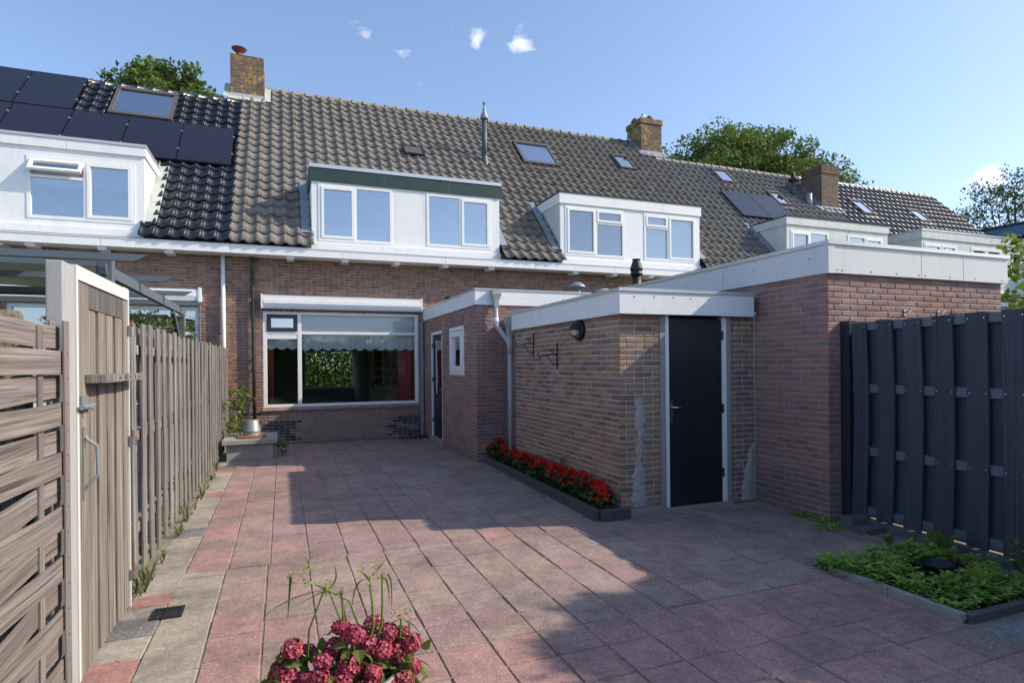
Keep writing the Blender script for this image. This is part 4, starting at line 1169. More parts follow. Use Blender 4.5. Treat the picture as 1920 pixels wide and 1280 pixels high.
MB().box(22.2, 25.7, FY - .25, FY - .01, 2.4, 3.55).build('white_cladding', 'white_panel', E_)
MB().box(22.2, 25.7, FY - .27, FY - .252, 3.0, 3.4).build('blue_band', 'blue_cladding', E_)

# ---- solar panels: each a thing of its own, lying on brackets over the tiles
def solar(x0, x1, y0, y1, label, grp, clamps=True):
    m = MB(); o0, o1 = .115, .15
    P = [roof_pt(x0, y0), roof_pt(x1, y0), roof_pt(x1, y1), roof_pt(x0, y1)]
    base = roof_pt((x0 + x1) / 2, y0, .08)
    t = thing('solar_panel', label, 'solar panel', base, grp)
    m.raw([tuple(p + NRM * o0) for p in P] + [tuple(p + NRM * o1) for p in P], [(0, 3, 2, 1), (4, 5, 6, 7), (0, 1, 5, 4), (1, 2, 6, 5), (2, 3, 7, 6), (3, 0, 4, 7)])
    m.build('panel_frame', 'dark_metal', t)
    e = .012
    ln = (y1 - y0) / math.cos(TH)
    me = MB().face([(e, e, 0), (x1 - x0 - e, e, 0), (x1 - x0 - e, ln - e, 0), (e, ln - e, 0)])
    g = me.build('cell_glass', 'solar_cell', None, fixn=False); g.parent = t
    g.matrix_local = Matrix.Translation(-Vector(base)) @ Matrix.Translation(roof_pt(x0, y0, o1 + .002)) @ SLOPE.to_4x4()
    MB().bar(roof_pt(x0 + .02, y0 + (y1 - y0) * .28, .095), roof_pt(x1 - .02, y0 + (y1 - y0) * .28, .095), .04, .035).bar(roof_pt(x0 + .02, y0 + (y1 - y0) * .76, .095), roof_pt(x1 - .02, y0 + (y1 - y0) * .76, .095), .04, .035).build('mounting_rail', 'zinc', t)
    if clamps:
        for f in (.28, .76):
            c = roof_pt(x1 + .008, y0 + (y1 - y0) * f, .15)
            MB().obox(c, (.02, 0, 0), UPS * .02, NRM * .016).build('clamp', 'zinc', t)
pw = 1.085
for i in range(6):
    xb = -1.046 - i * pw
    lab = ['black solar panel at the end of the lower row, next to the matt roof', 'black solar panel in lower row, second from the matt roof', 'black solar panel in lower row, third from the matt roof, below the skylight', 'black solar panel in lower row, fourth from the matt roof', 'black solar panel in lower row, fifth from the matt roof', 'black solar panel in lower row, sixth from the matt roof'][i]
    solar(xb - pw + .018, xb, 14.72, 15.96, lab, 'solar panels on the black roof')
for i in range(3):
    xb = -4.345 - i * pw
    solar(xb - pw + .018, xb, 15.985, 17.22, ['black solar panel in upper row beside the tiled strip left of the skylight', 'black solar panel in upper row, second from the skylight', 'black solar panel in upper row, third from the skylight'][i], 'solar panels on the black roof')
solar(13.45, 14.52, 14.80, 15.85, 'dark solar panel on the grey roof, the one further from the chimney', 'solar panels on the grey roof', False)
solar(14.54, 15.60, 14.80, 15.85, 'dark solar panel on the grey roof beside the small skylight', 'solar panels on the grey roof', False)

# ------------------------------------------------------------------ kitchen extension
rk = random.Random(606)
KX, KY = 2.96, 9.28
K = thing('kitchen_extension', 'low red brick kitchen extension with white fascia and narrow side door', 'extension', (4.2, 11.2, 0))
fl_ = Face((KX, FY - .02, 0), (0, -1, 0), (-1, 0, 0), FY - .02 - KY, 2.60, [(FY - .02 - 12.47, FY - .02 - 11.53, .0, 2.28), (FY - .02 - 10.92, FY - .02 - 9.99, 1.41, 2.28)], 'stretcher',
           lambda u, z, r: 'brick_purple' if z < .12 else 'brick_red')
ff_ = Face((KX, KY, 0), (1, 0, 0), (0, -1, 0), 2.2, 2.60, [], 'stretcher', lambda u, z, r: 'brick_purple' if z < .9 and r.random() < .6 else 'brick_red', ext=(.006, 0), vis=lambda p: p.x < 3.4)
mb = MB(); fl_.boxes(mb, .12, cut=(0, .1205)); ff_.boxes(mb, .12)
kw = mb.build('wall', 'mortar_mid', K)
it = fl_.bricks(rk) + ff_.bricks(rk)
def clear(items, p0, p1):
    return [i for i in items if not (p0[0] < i[0].translation.x < p1[0] and p0[1] < i[0].translation.y < p1[1] and p0[2] < i[0].translation.z < p1[2])]
it = clear(it, (KX - .1, 11.45, 2.28), (KX + .1, 12.55, 2.50)); it = clear(it, (KX - .1, 9.93, 2.28), (KX + .1, 10.98, 2.50))
it += soldier(fl_, FY - .02 - 12.53, FY - .02 - 11.47, 2.285, .20, 'brick_red', rk) + soldier(fl_, FY - .02 - 10.97, FY - .02 - 9.94, 2.285, .20, 'brick_red', rk)
place_pieces('brick', unit_brick, it, kw, 300, 'brick_field')
kf = MB().box(2.929, 2.957, KY - .03, FY - .02, 2.574, 2.815).box(2.957, 5.05, KY - .03, KY - .002, 2.574, 2.815)
kfo = kf.build('fascia', 'white_panel', K)
sub(MB().box(2.915, 2.99, KY - .045, FY - .02, 2.817, 2.838).box(2.99, 5.06, KY - .045, KY + .03, 2.817, 2.838), 'roof_trim', 'alu_trim', kfo)
for px, py in ((3.4, KY - .032), (3.75, KY - .032), (4.1, KY - .032), (4.5, KY - .032)): sub(MB().box(px, px + .012, py, py + .001, 2.69, 2.70), 'screw', 'dark_metal', kfo)
MB().box(2.99, 5.08, KY + .03, FY - .02, 2.76, 2.81).build('flat_roof', 'roof_felt', K)
# back door, seen edge-on: white frame, glass upper part, black lower part
dr = MB()
dr.box(KX + .0, KX + .07, 12.42, 12.47, .10, 2.28); dr.box(KX, KX + .07, 11.53, 11.58, .10, 2.28); dr.box(KX, KX + .07, 11.58, 12.42, 2.22, 2.28)
dro = dr.build('door_frame', 'white_paint', K)
sub(MB().box(KX - .03, KX + .12, 11.50, 12.50, .0, .10), 'threshold', 'concrete', dro)
dd = MB().box(KX + .03, KX + .065, 11.585, 12.415, .11, 1.0).box(KX + .03, KX + .065, 11.585, 11.69, 1.0, 2.215).box(KX + .03, KX + .065, 12.31, 12.415, 1.0, 2.215).box(KX + .03, KX + .065, 11.69, 12.31, 2.10, 2.215)
ddo = dd.build('door', 'door_dark', K)
sub(MB().face([(KX + .045, 12.31, 1.0), (KX + .045, 11.69, 1.0), (KX + .045, 11.69, 2.10), (KX + .045, 12.31, 2.10)]), 'pane', 'glass_coated', ddo, fixn=False)
sub(MB().tube([(KX + .03, 11.64, 1.10), (KX - .02, 11.64, 1.10), (KX - .02, 11.75, 1.10)], .010, 8), 'door_handle', 'chrome', ddo)
for z in (.4, 1.25, 1.95): sub(MB().tube([(KX + .01, 12.415, z), (KX + .01, 12.415, z + .09)], .011, 8), 'hinge', 'black_plastic', ddo)
def frame_x(mb, y0, y1, z0, z1, x, w, d):
    mb.box(x, x + d, y0, y1, z1 - w, z1); mb.box(x, x + d, y0, y1, z0, z0 + w); mb.box(x, x + d, y0, y0 + w, z0 + w, z1 - w); mb.box(x, x + d, y1 - w, y1, z0 + w, z1 - w)
kwf = MB(); frame_x(kwf, 9.99, 10.92, 1.41, 2.28, KX - .02, .065, .08)
kwo = kwf.build('window', 'white_paint', K, bevel=.004)
s = MB(); frame_x(s, 10.058, 10.852, 1.478, 2.20, KX - .035, .095, .06); sub(s, 'sash', 'white_paint', kwo)
sub(MB().face([(KX + .01, 10.76, 1.57), (KX + .01, 10.15, 1.57), (KX + .01, 10.15, 2.11), (KX + .01, 10.76, 2.11)]), 'pane', 'glass_coated', kwo, fixn=False)
sub(MB().prism([(10.76, 1.85), (10.76, 2.15), (10.15, 2.15), (10.15, 1.85), (10.455, 1.92)], 'X', KX + .09, KX + .095), 'net_curtain', 'net_white', kwo)
MB().box(KX + .5, KX + .55, 9.5, 12.9, .0, 2.5).build('room_lining', 'interior_wall', K)

# ------------------------------------------------------------------ brick shed with the dark door
rs = random.Random(707)
SX, SY = 3.30, 5.42
S_ = thing('brick_shed', 'mossy brown brick shed with white fascia and navy door', 'shed', (4.2, 7.3, 0))
SB = 8.42
sl = Face((SX, SB, 0), (0, -1, 0), (-1, 0, 0), SB - SY, 2.13, [], 'stretcher', 'brick_shed')
sf = Face((SX, SY, 0), (1, 0, 0), (0, -1, 0), 1.80, 2.13, [(3.79 - SX, 4.74 - SX, 0, 2.13)], 'cross', lambda u, z, r: 'brick_shed' if u < 1 else ('brick_purple' if r.random() < .6 else 'brick_shed'), ext=(.006, -.02))
mb = MB(); sl.boxes(mb, .11, cut=(0, .1105)); sf.boxes(mb, .11)
sw = mb.build('wall', 'mortar_grey', S_)
it = sl.bricks(rs) + sf.bricks(rs)
place_pieces('brick', unit_brick, it, sw, 300, 'brick_field')
pt = MB(); rr = random.Random(4)
zs = [.10 + i * .055 for i in range(21)]
pl, prr = [], []
for i, z in enumerate(zs):
    pass
z = .08
while z < 1.235:
    t_ = (z - .08) / 1.155
    wv = .050 + .012 * math.sin(z * 7) + (.035 * max(0, 1 - t_ * 2.6)); c = 3.525 - .012 * math.sin(z * 5)
    nz = lambda k: .010 * math.sin(z * 23 + k) + .008 * math.sin(z * 51 + 2 * k) + .005 * math.sin(z * 97 + 3 * k)
    pl.append((c - wv + nz(1.3), z)); prr.append((c + wv + nz(4.1), z))
    z += .009
def strip_patch(L_, R_, yf_, yb_):
    m = MB(); n = len(L_); v = []
    for (a, z), (b, _) in zip(L_, R_):
        e = .012
        v += [(a, yb_, z), (a + e, yf_, z), ((a + b) / 2, yf_ - .003, z), (b - e, yf_, z), (b, yb_, z)]
    f = [(5 * k + q, 5 * k + q + 1, 5 * k + 6 + q, 5 * k + 5 + q) for k in range(n - 1) for q in range(4)]
    return m.raw(v, f).build('cement_repair', 'render_patch', S_, smooth=True, fixn=False)
strip_patch(pl, prr, SY - .013, SY - .002)
L2, R2 = [], []
z = .02
while z < .66:
    L2.append((4.93 - .07 * max(0, (.36 - z) / .36) + .10 * max(0, (z - .36) / .30) + .012 * math.sin(z * 31) + .008 * math.sin(z * 67 + 1) + .004 * math.sin(z * 120), z)); R2.append((5.08, z)); z += .009
strip_patch(L2, R2, SY - .013, SY - .002)
MB().box(3.30, 3.80, SY - .03, SY + .02, -.02, .07).build('footing', 'concrete', S_)
fz0, fz1 = 2.112, 2.345
MB().box(SX + .11, 5.05, SB - .11, SB, 0, 2.13).build('rear_wall', 'mortar_grey', S_)
MB().box(3.42, 5.06, SB + .001, KY - .002, 0, 2.34).build('sun_block_infill', 'brick_purple', S_)  # added solid block: keeps sun from passing between shed and kitchen
fo = MB().box(3.243, 3.271, 5.32, 8.43, fz0, fz1).box(3.271, 5.0, 5.32, 5.348, fz0, fz1)
fso = fo.build('fascia', 'white_panel', S_)
sub(MB().box(3.228, 3.29, 5.305, 8.44, fz1 + .001, fz1 + .034).box(3.29, 5.01, 5.305, 5.37, fz1 + .001, fz1 + .034), 'roof_trim', 'alu_trim', fso)
sub(MB().box(3.272, 5.06, 5.349, 5.43, fz0 + .03, fz0 + .05).box(3.272, 3.32, 5.43, 8.42, fz0 + .03, fz0 + .05), 'soffit', 'white_panel', fso)
for px in (3.42, 3.66, 3.90, 4.13, 4.37): sub(MB().tube([(px, 5.3195, 2.29), (px, 5.316, 2.29)], .007, 8), 'screw', 'dark_metal', fso)
MB().box(3.29, 5.06, 5.37, 8.42, 2.30, 2.33).build('flat_roof', 'roof_felt', S_)
fr = MB().box(3.862, 3.912, SY - .005, SY + .07, .03, 2.11).box(4.633, 4.688, SY - .005, SY + .07, .03, 2.11)
fro = fr.build('door_frame', 'white_paint', S_, bevel=.004)
for a, b in ((3.792, 3.860), (4.690, 4.738)): sub(MB().box(a, b, SY - .012, SY + .09, .0, 2.11), 'stone_jamb', 'frame_stone', fro)
sub(MB().box(3.79, 4.74, SY - .05, SY + .09, -.02, .026), 'threshold', 'concrete', fro)
dr = MB().box(3.916, 4.630, SY + .012, SY + .052, .034, 2.085)
dro = dr.build('door', 'door_dark', S_, bevel=.003)
sub(MB().box(3.928, 3.962, SY + .003, SY + .0115, .95, 1.19), 'lock_plate', 'chrome', dro)
sub(MB().tube([(3.945, SY + .004, 1.115), (3.945, SY - .04, 1.115), (3.96, SY - .048, 1.115), (4.055, SY - .046, 1.112)], .0105, 8), 'door_handle', 'chrome', dro, smooth=True)
for z in (.36, 1.08, 1.90): sub(MB().tube([(4.634, SY - .002, z - .05), (4.634, SY - .002, z + .05)], .011, 8), 'hinge', 'black_plastic', dro)
MB().box(3.42, 5.0, 6.3, 6.33, 0, 2.1).build('inner_wall', 'interior_dark', S_)

# ------------------------------------------------------------------ garage at the right
rg = random.Random(808)
GX, GY = 5.105, 4.43
G = thing('brick_garage', 'red brick garage with wide pale flat-roof fascia', 'garage', (6.5, 8.5, 0))
gl = Face((GX, 13.0, 0), (0, -1, 0), (-1, 0, 0), 13.0 - GY, 2.50, [], 'stretcher', lambda u, z, r: ('brick_purple' if z < .40 else 'brick_red'), vis=lambda p: p.y < 5.5 or p.z > 2.3)
gf = Face((GX, GY, 0), (1, 0, 0), (0, -1, 0), 7.82 - GX, 2.50, [], 'stretcher', lambda u, z, r: ('brick_purple' if z < .40 else 'brick_red'), ext=(.006, 0), vis=lambda p: p.x < 5.72 or p.z > 1.95)
gr = Face((7.82, GY, 0), (0, 1, 0), (1, 0, 0), 13.0 - GY, 2.50, [], 'stretcher', None)
mb = MB(); gl.boxes(mb, .11, cut=(0, .1105)); gf.boxes(mb, .11); gr.boxes(mb, .11, cut=(.1105, 0))
gw = mb.build('wall', 'mortar_mid', G)
place_pieces('brick', unit_brick, gl.bricks(rg) + gf.bricks(rg), gw, 300, 'brick_field')
gz0, gz1 = 2.482, 2.765
fo = MB().box(5.072, 5.10, 4.50, 13.0, gz0, gz1, 0).box(5.16, 7.88, 4.39, 4.415, gz0, gz1, 0)
fgo = fo.build('fascia', 'fascia_garage', G)
for jx in (6.42, 7.1): sub(MB().box(jx, jx + .004, 4.3885, 4.391, gz0 + .002, gz1 - .002), 'board_joint', 'lead', fgo)
for jy in (5.9, 7.6, 9.4): sub(MB().box(5.0705, 5.073, jy, jy + .005, gz0 + .002, gz1 - .002), 'board_joint', 'lead', fgo)
sub(MB().box(5.066, 5.155, 4.384, 4.495, gz0 - .004, gz1), 'corner_trim', 'fascia_garage', fgo)
sub(MB().box(5.055, 5.13, 4.372, 13.0, gz1 + .001, gz1 + .04).box(5.13, 7.90, 4.372, 4.45, gz1 + .001, gz1 + .04), 'roof_trim', 'alu_trim', fgo)
sub(MB().box(7.85, 7.88, 4.416, 13.0, gz0, gz1), 'side_fascia', 'fascia_garage', fgo)
for px in (5.19, 5.26, 5.66, 6.04, 6.38, 6.48, 6.88, 7.3, 7.78): sub(MB().tube([(px, 4.3895, gz0 + .03), (px, 4.386, gz0 + .03)], .007, 8), 'screw', 'dark_metal', fgo)
for py in (4.62, 4.95, 5.4, 5.9, 6.6): sub(MB().tube([(5.0715, py, gz0 + .17), (5.068, py, gz0 + .17)], .007, 8), 'screw', 'dark_metal', fgo)
MB().box(5.13, 7.86, 4.45, 13.0, 2.68, 2.72).build('flat_roof', 'roof_felt', G)
MB().box(GX + .5, 7.5, GY + .4, 12.8, 0, 2.4).build('inner_core', 'interior_dark', G)
for i, (px, lab) in enumerate(((6.20, 'steel rope cleat on garage wall nearest the fence post'), (6.73, 'steel rope cleat on garage wall, second from the fence post'), (6.97, 'rusty angle hook on garage wall beside the second cleat'), (7.53, 'rusty angle hook on garage wall close to its far corner'))):
    m = MB().box(px - .018, px + .018, GY - .013, GY - .006, 2.075, 2.145).bar((px, GY - .01, 2.11), (px, GY - .055, 2.115), .018, .015)
    if i < 2: m.tube([(px - .04, GY - .06, 2.09), (px, GY - .058, 2.115), (px + .04, GY - .06, 2.14)], [.007, .010, .007], 8)
    else: m.box(px - .010, px + .010, GY - .062, GY - .054, 2.06, 2.12)
    rebase(tag(m.build('wall_cleat' if i < 2 else 'wall_hook', 'steel_dull' if i < 2 else 'rust'), lab, 'hook', 'fittings on the garage wall'), (px, GY - .006, 2.06))

# roof-top vents
v = thing('roof_vent', 'silver mushroom vent on the flat kitchen roof', 'vent', (5.0, 10.2, 2.8))
def P11(px, py, Y):
    dx, dy = px - 960, py - CY
    a = (dx * math.cos(ROLL) + dy * math.sin(ROLL)) / FPX; b = (-dx * math.sin(ROLL) + dy * math.cos(ROLL)) / FPX
    d = Vector((a * math.cos(YAW) + math.sin(YAW), -a * math.sin(YAW) + math.cos(YAW), -b))
    return CAM + d * (Y / d.y)
vb = P11(1082, 548, 10.4)
MB().tube([(vb.x, vb.y, 2.79), (vb.x, vb.y, vb.z + .11)], .07, 14).build('vent_pipe', 'zinc', v, smooth=True)
MB().lathe([(.07, .06), (.165, .09), (.17, .11), (.13, .15), (.07, .19), (.0, .20)], (vb.x, vb.y, vb.z), 20).build('vent_hood', 'zinc', v, smooth=True)
ft = P11(1193, 486, 11.6)
v = thing('flue_terminal', 'black conical flue terminal standing behind the shed roof edge', 'flue', (ft.x, ft.y, 2.72))
MB().tube([(ft.x, ft.y, 2.71), (ft.x, ft.y, ft.z - .35)], .11, 16).build('flue_pipe', 'black_plastic', v, smooth=True)
MB().lathe([(.12, -.37), (.14, -.36), (.14, -.31), (.12, -.30), (.125, -.27), (.145, -.25), (.14, -.20), (.085, -.04), (.085, -.02), (.10, -.015), (.10, .0), (.0, .005)], ft, 18).build('flue_cap', 'black_plastic', v, smooth=True)
for (px, py, Y, nm, lab, mt, r, zb_) in ((1132, 543, 8.6, 'roof_outlet', 'pale domed roof outlet peeping above the shed roof', 'lead_pale', .13, 2.30), (1395, 508, 9.5, 'roof_outlet', 'grey domed roof vent at the garage roof edge', 'lead', .14, 2.72), (842, 556, 11.2, 'roof_outlet', 'small black roof drain bump on the kitchen roof edge', 'black_plastic', .09, 2.80)):
    c = P11(px, py, Y)
    hgt = max(.08, c.z - zb_)
    o = MB().lathe([(r * .8, 0), (r * .8, hgt - .05), (r, hgt - .045), (r, hgt - .02), (r * .6, hgt), (0, hgt + .012)], (c.x, c.y, zb_ + .005), 16).build(nm, mt, smooth=True)
    rebase(tag(o, lab, 'vent'), (c.x, c.y, zb_))

# rain pipe with two hoppers, in the corner between kitchen and shed
rpipe = thing('rain_pipe', 'grey plastic rain pipe with two hoppers in the corner by the flowers', 'drainpipe', (3.19, KY - .12, 0))
PY = 8.50
q = P11(957, 700, PY); px_ = q.x
MB().tube([(px_, PY, .02), (px_, PY, 2.08)], .04, 14).build('pipe', 'pvc_grey', rpipe, smooth=True)
jb = P11(957, 648, PY)
def hopper(x_, y_, z_):
    h = MB(); v = []
    for w_, d_, zz in ((.04, .04, 0), (.045, .045, .07), (.045, .045, .10), (.075, .06, .19), (.08, .065, .20), (.08, .065, .29), (.07, .055, .29), (.07, .055, .2)):
        v += [(x_ - w_, y_ - d_, z_ + zz), (x_ + w_, y_ - d_, z_ + zz), (x_ + w_, y_ + d_, z_ + zz), (x_ - w_, y_ + d_, z_ + zz)]
    f = [(4 * a + b, 4 * a + (b + 1) % 4, 4 * a + 4 + (b + 1) % 4, 4 * a + 4 + b) for a in range(7) for b in range(4)] + [(28, 29, 30, 31)]
    return h.raw(v, f).build('hopper', 'pvc_grey', rpipe, bevel=.006)
hopper(px_, PY, 2.04)
MB().tube([(px_, PY, jb.z - .12), (px_, PY, jb.z + .14)], .047, 14).build('pipe_joint', 'pvc_grey', rpipe, smooth=True)
ky_ = KY - .095
e0 = P11(930, 606, ky_)
MB().tube([(e0.x, ky_, 2.60), (e0.x, ky_, e0.z), (e0.x, ky_ - .03, e0.z - .05), (px_ - .01, PY + .09, jb.z + .09), (px_, PY + .02, jb.z + .02)], .038, 14).build('branch_pipe', 'pvc_grey', rpipe, smooth=True)
hopper(e0.x, ky_, 2.53)
MB().tube([(e0.x, ky_, e0.z - .01), (e0.x, ky_, e0.z + .09)], .045, 14).build('pipe_joint', 'pvc_white', rpipe, smooth=True)
for z_ in (.5, 1.4): MB().box(px_ - .01, SX, PY - .012, PY + .012, z_, z_ + .025).build('pipe_clip', 'pvc_grey', rpipe)

# wall lamp and two wrought-iron plant brackets on the shed
lp = Vector((SX, 6.29, 1.99))
lamp = thing('wall_lamp', 'round black half-shaded wall lamp on the shed', 'lamp', (SX - .006, 6.29, 1.90))
def rotX(mb, c): mb.v = [tuple(c + Matrix.Rotation(R(-90), 3, 'Y') @ Vector(p)) for p in mb.v]; return mb
rotX(MB().lathe([(.0, 0), (.125, 0), (.125, .035), (.115, .045), (.0, .045)], (0, 0, 0), 28), lp + Vector((-.004, 0, 0))).build('back_plate', 'dark_metal', lamp, smooth=True)
dome = MB(); n = 10
for i in range(n):
    for k in range(n):
        def sp(a, b): return tuple(lp + Vector((-.045 - .10 * math.cos(a) * math.cos(b) * 1.0, .108 * math.cos(a) * math.sin(b) , .108 * math.sin(a))))
        a0, a1 = i / n * math.pi / 2, (i + 1) / n * math.pi / 2
        b0, b1 = (k / n - .5) * math.pi, ((k + 1) / n - .5) * math.pi
        dome.face([sp(a0, b0), sp(a0, b1), sp(a1, b1), sp(a1, b0)])
dome.build('shade', 'dark_metal', lamp, smooth=True)
MB().lathe([(.0, -.10), (.05, -.085), (.075, -.05), (.08, .0)], (lp.x - .06, lp.y, lp.z), 16).build('globe', 'glass_sky', lamp, smooth=True)
def bracket(y, z, lab):
    t = thing('plant_bracket', lab, 'bracket', (SX - .006, y, z - .17))
    MB().box(SX - .014, SX - .006, y - .012, y + .012, z - .17, z + .17).build('back_bar', 'dark_metal', t)
    MB().tube([(SX - .01, y, z + .02), (SX - .10, y, z + .02), (SX - .2, y, z), (SX - .25, y, z - .02), (SX - .28, y, z + .0), (SX - .275, y, z + .04)], .007, 8).build('arm', 'dark_metal', t, smooth=True)
    MB().tube([(SX - .012, y, z - .10), (SX - .05, y, z - .115), (SX - .09, y, z - .08), (SX - .13, y, z - .02), (SX - .17, y, z + .005)], .006, 8).build('scroll', 'dark_metal', t, smooth=True)
    pts = [(SX - .075 - (.035 - .003 * k) * math.cos(k * .8), y, z + .06 + (.035 - .003 * k) * math.sin(k * .8)) for k in range(9)]
    MB().tube(pts, .005, 6).build('curl', 'dark_metal', t, smooth=True)
bracket(7.70, 1.86, 'black scrolled plant bracket on shed wall next to the rain pipe')
bracket(6.93, 1.70, 'black scrolled plant bracket on shed wall nearer the lamp')

# ------------------------------------------------------------------ bed of red begonias along the shed
bed = thing('flower_bed', 'narrow bed edged with dark kerb boards along the shed', 'flower bed', (3.1, 7.2, 0))
kx0, kx1 = 2.94, 3.045
ky = [5.33, 6.33, 7.33, 8.33, 9.24]
for a, b in zip(ky, ky[1:]):
    xa = kx0 + (a - 5.33) / 3.91 * (kx1 - kx0); xb = kx0 + (b - 5.33) / 3.91 * (kx1 - kx0)
    MB().prism([(xa, a + .003), (xa + .05, a + .003), (xb + .05, b - .003), (xb, b - .003)], 'Z', -.05, .115).build('kerb_board', 'kerb', bed, bevel=.006)
MB().box(2.995, 3.33, 5.27, 5.325, -.05, .115).build('kerb_board', 'kerb', bed, bevel=.006)
MB().prism([(kx0 + .05, 5.33), (SX - .01, 5.33), (SX - .01, 9.25), (kx1 + .05, 9.25)], 'Z', -.04, .085).build('soil', 'soil', bed)
rf = random.Random(31)
def begonia(x, y, s, lab):
    t = thing('begonia_plant', lab, 'flower', (x, y, .085), 'red begonias in the bed')
    lv = MB(); fw = MB(); fw.mat('petal_red'); fw.mat('petal_orange')
    st = MB()
    for i in range(9):
        a = rf.uniform(0, 6.28); r_ = rf.uniform(.02, .10) * s
        tp = Vector((x + math.cos(a) * r_, y + math.sin(a) * r_ * 1.3, .085 + rf.uniform(.10, .26) * s))
        st.tube([(x, y, .07), tuple((Vector((x, y, .085)) + tp) / 2 + Vector((0, 0, .02))), tuple(tp)], .004, 5, caps=False)
    pts = [in_ball(rf, (x, y, .17 * s + .05), (.13 * s, .16 * s, .11 * s)) for _ in range(95)]
    leaf_cloud(lv, pts, .07 * s, rf, aspect=.8, up=.5, fine=True)
    for i in range(rf.randrange(34, 62)):
        a = rf.uniform(0, 6.28); r_ = rf.uniform(.0, .14) * s; z = .085 + (.30 - (r_ / s) ** 2 * 6) * s * rf.uniform(.55, 1.0)
        c = Vector((x + math.cos(a) * r_ * .9, y + math.sin(a) * r_ * 1.35, z))
        up = Vector((rf.gauss(-.5, .6), rf.gauss(-.4, .6), rf.uniform(.1, 1))).normalized()
        u = up.orthogonal().normalized(); v2 = up.cross(u); rr_ = rf.uniform(.019, .031) * s
        mi = 1 if rf.random() < .18 else 0; ph = rf.uniform(0, 6)
        for k in range(4):
            an = ph + k * math.pi / 2; d_ = u * math.cos(an) + v2 * math.sin(an); e_ = u * -math.sin(an) + v2 * math.cos(an)
            fw.face([c, c + d_ * rr_ * .6 + e_ * rr_ * .5 + up * .008, c + d_ * rr_ * 1.15 + up * .004, c + d_ * rr_ * .6 - e_ * rr_ * .5 + up * .008], mi)
    st.build('stems', 'stem_green', t); lv.build('leaves', 'leaf_begonia', t, fixn=False, kind='stuff'); fw.build('flowers', None, t, fixn=False, kind='stuff')
ys = [5.50 + i * .207 for i in range(18)]
for i, y in enumerate(ys):
    xx = kx0 + .20 + rf.uniform(-.03, .03) + (y - 5.3) * .012
    begonia(xx, y, rf.uniform(.72, 1.0) + (.25 if y > 8.7 else 0), 'red flowering begonia in the row along the shed wall')
for i in range(10):
    y = 5.62 + i * .36
    begonia(min(SX - .10, kx0 + .29), y + .08, rf.uniform(.7, .95), 'red flowering begonia in the row along the shed wall')
fn = thing('fern', 'small light green fern growing at the foot of the shed wall', 'plant', (SX - .05, 6.75, .08))
m = MB(); leaf_cloud(m, [in_ball(rf, (SX - .05, 6.75, .30), (.05, .12, .13)) for _ in range(70)], .07, rf, aspect=.3, up=.6); m.build('fronds', 'leaf_bright', fn, fixn=False)
MB().tube([(SX - .05, 6.75, .06), (SX - .05, 6.75, .30)], .006, 6).build('stem', 'stem_green', fn)

# ------------------------------------------------------------------ left side: slatted fence, gate, woven panel
rl = random.Random(909)
FX = -1.02
fence = thing('slat_fence', 'weathered grey upright-slat wooden fence along the left boundary', 'fence', (FX, 8.2, 0))
for z in (.35, 1.05, 1.70): MB().box(FX - .085, FX - .014, 4.62, FY - .02, z, z + .07).build('rail', 'wood_fence', fence)
y = 4.72; i = 0
while y < FY - .16:
    wv = rl.uniform(.125, .136)
    xa = FX + (.0 if i % 2 == 0 else -.10)
    zt = 1.935 + rl.uniform(-.02, .02) + (.0 if y < 9 else .02)
    m = MB().box(xa - .009, xa + .009, y, y + wv, .03 + rl.uniform(-.01, .02), zt)
    tilt = rl.uniform(-.006, .006); ln_ = rl.uniform(-.004, .004)
    m.v = [(p[0] + rl.uniform(-.002, .002) + ln_ * p[2], p[1] + tilt * p[2], p[2]) for p in m.v]
    m.build('slat', 'wood_fence', fence, bevel=.004)
    y += .1515 + rl.uniform(-.008, .008); i += 1
for yy in (6.45, 8.3, 10.1, 11.9): MB().box(FX - .16, FX - .088, yy, yy + .07, -.1, 1.9).build('post', 'wood_post_old', fence)

gate = thing('garden_gate', 'tall weathered board gate in white metal frame with shelf batten', 'gate', (-.97, 3.95, 0))
gy0, gy1, gzt = 3.505, 4.585, 2.11
fr = MB()
X0, X1 = -.985, -.945
fr.box(X0, X1, gy0, gy0 + .03, .05, gzt); fr.box(X0, X1, gy1 - .02, gy1, .03, gzt); fr.box(X0, X1, gy0 + .03, gy1 - .02, gzt - .07, gzt)
fr.build('gate_frame', 'white_weathered', gate)
ys = [gy0 + .031, 3.74, 3.885, 3.925, 4.075, 4.11, 4.255, 4.30, 4.455, gy1 - .021]
for a, b, o in ((0, 1, .004), (1, 2, -.004), (2, 3, -.012), (3, 4, 0.0), (4, 5, -.012), (5, 6, -.003), (6, 7, -.013), (7, 8, -.002), (8, 9, .004)):
    m = MB().box(X0 + .008 + o, X1 - .012 + o, ys[a] + .0035, ys[b] - .0035, .04, gzt - .075 if a in (0, 8) else gzt - .20)
    m.build('board', 'wood_gate', gate, bevel=.002)
MB().box(X0 - .012, X0 - .002, gy0 + .03, gy1 - .02, .06, gzt - .08).build('backing_board', 'wood_top_board', gate)
MB().box(X0 + .006, X1 - .009, ys[1] + .001, ys[8] - .001, gzt - .198, gzt - .078).build('top_board', 'wood_top_board', gate)
sh = MB().box(X1 - .008, X1 + .085, 3.655, 4.545, 1.52, 1.565).build('shelf_batten', 'wood_fence', gate, bevel=.003)
for k in range(5): sub(MB().tube([(X1 + .0855, 3.95 + k * .12, 1.543), (X1 + .088, 3.95 + k * .12, 1.543)], .007, 8), 'peg_hole', 'black_plastic', sh)
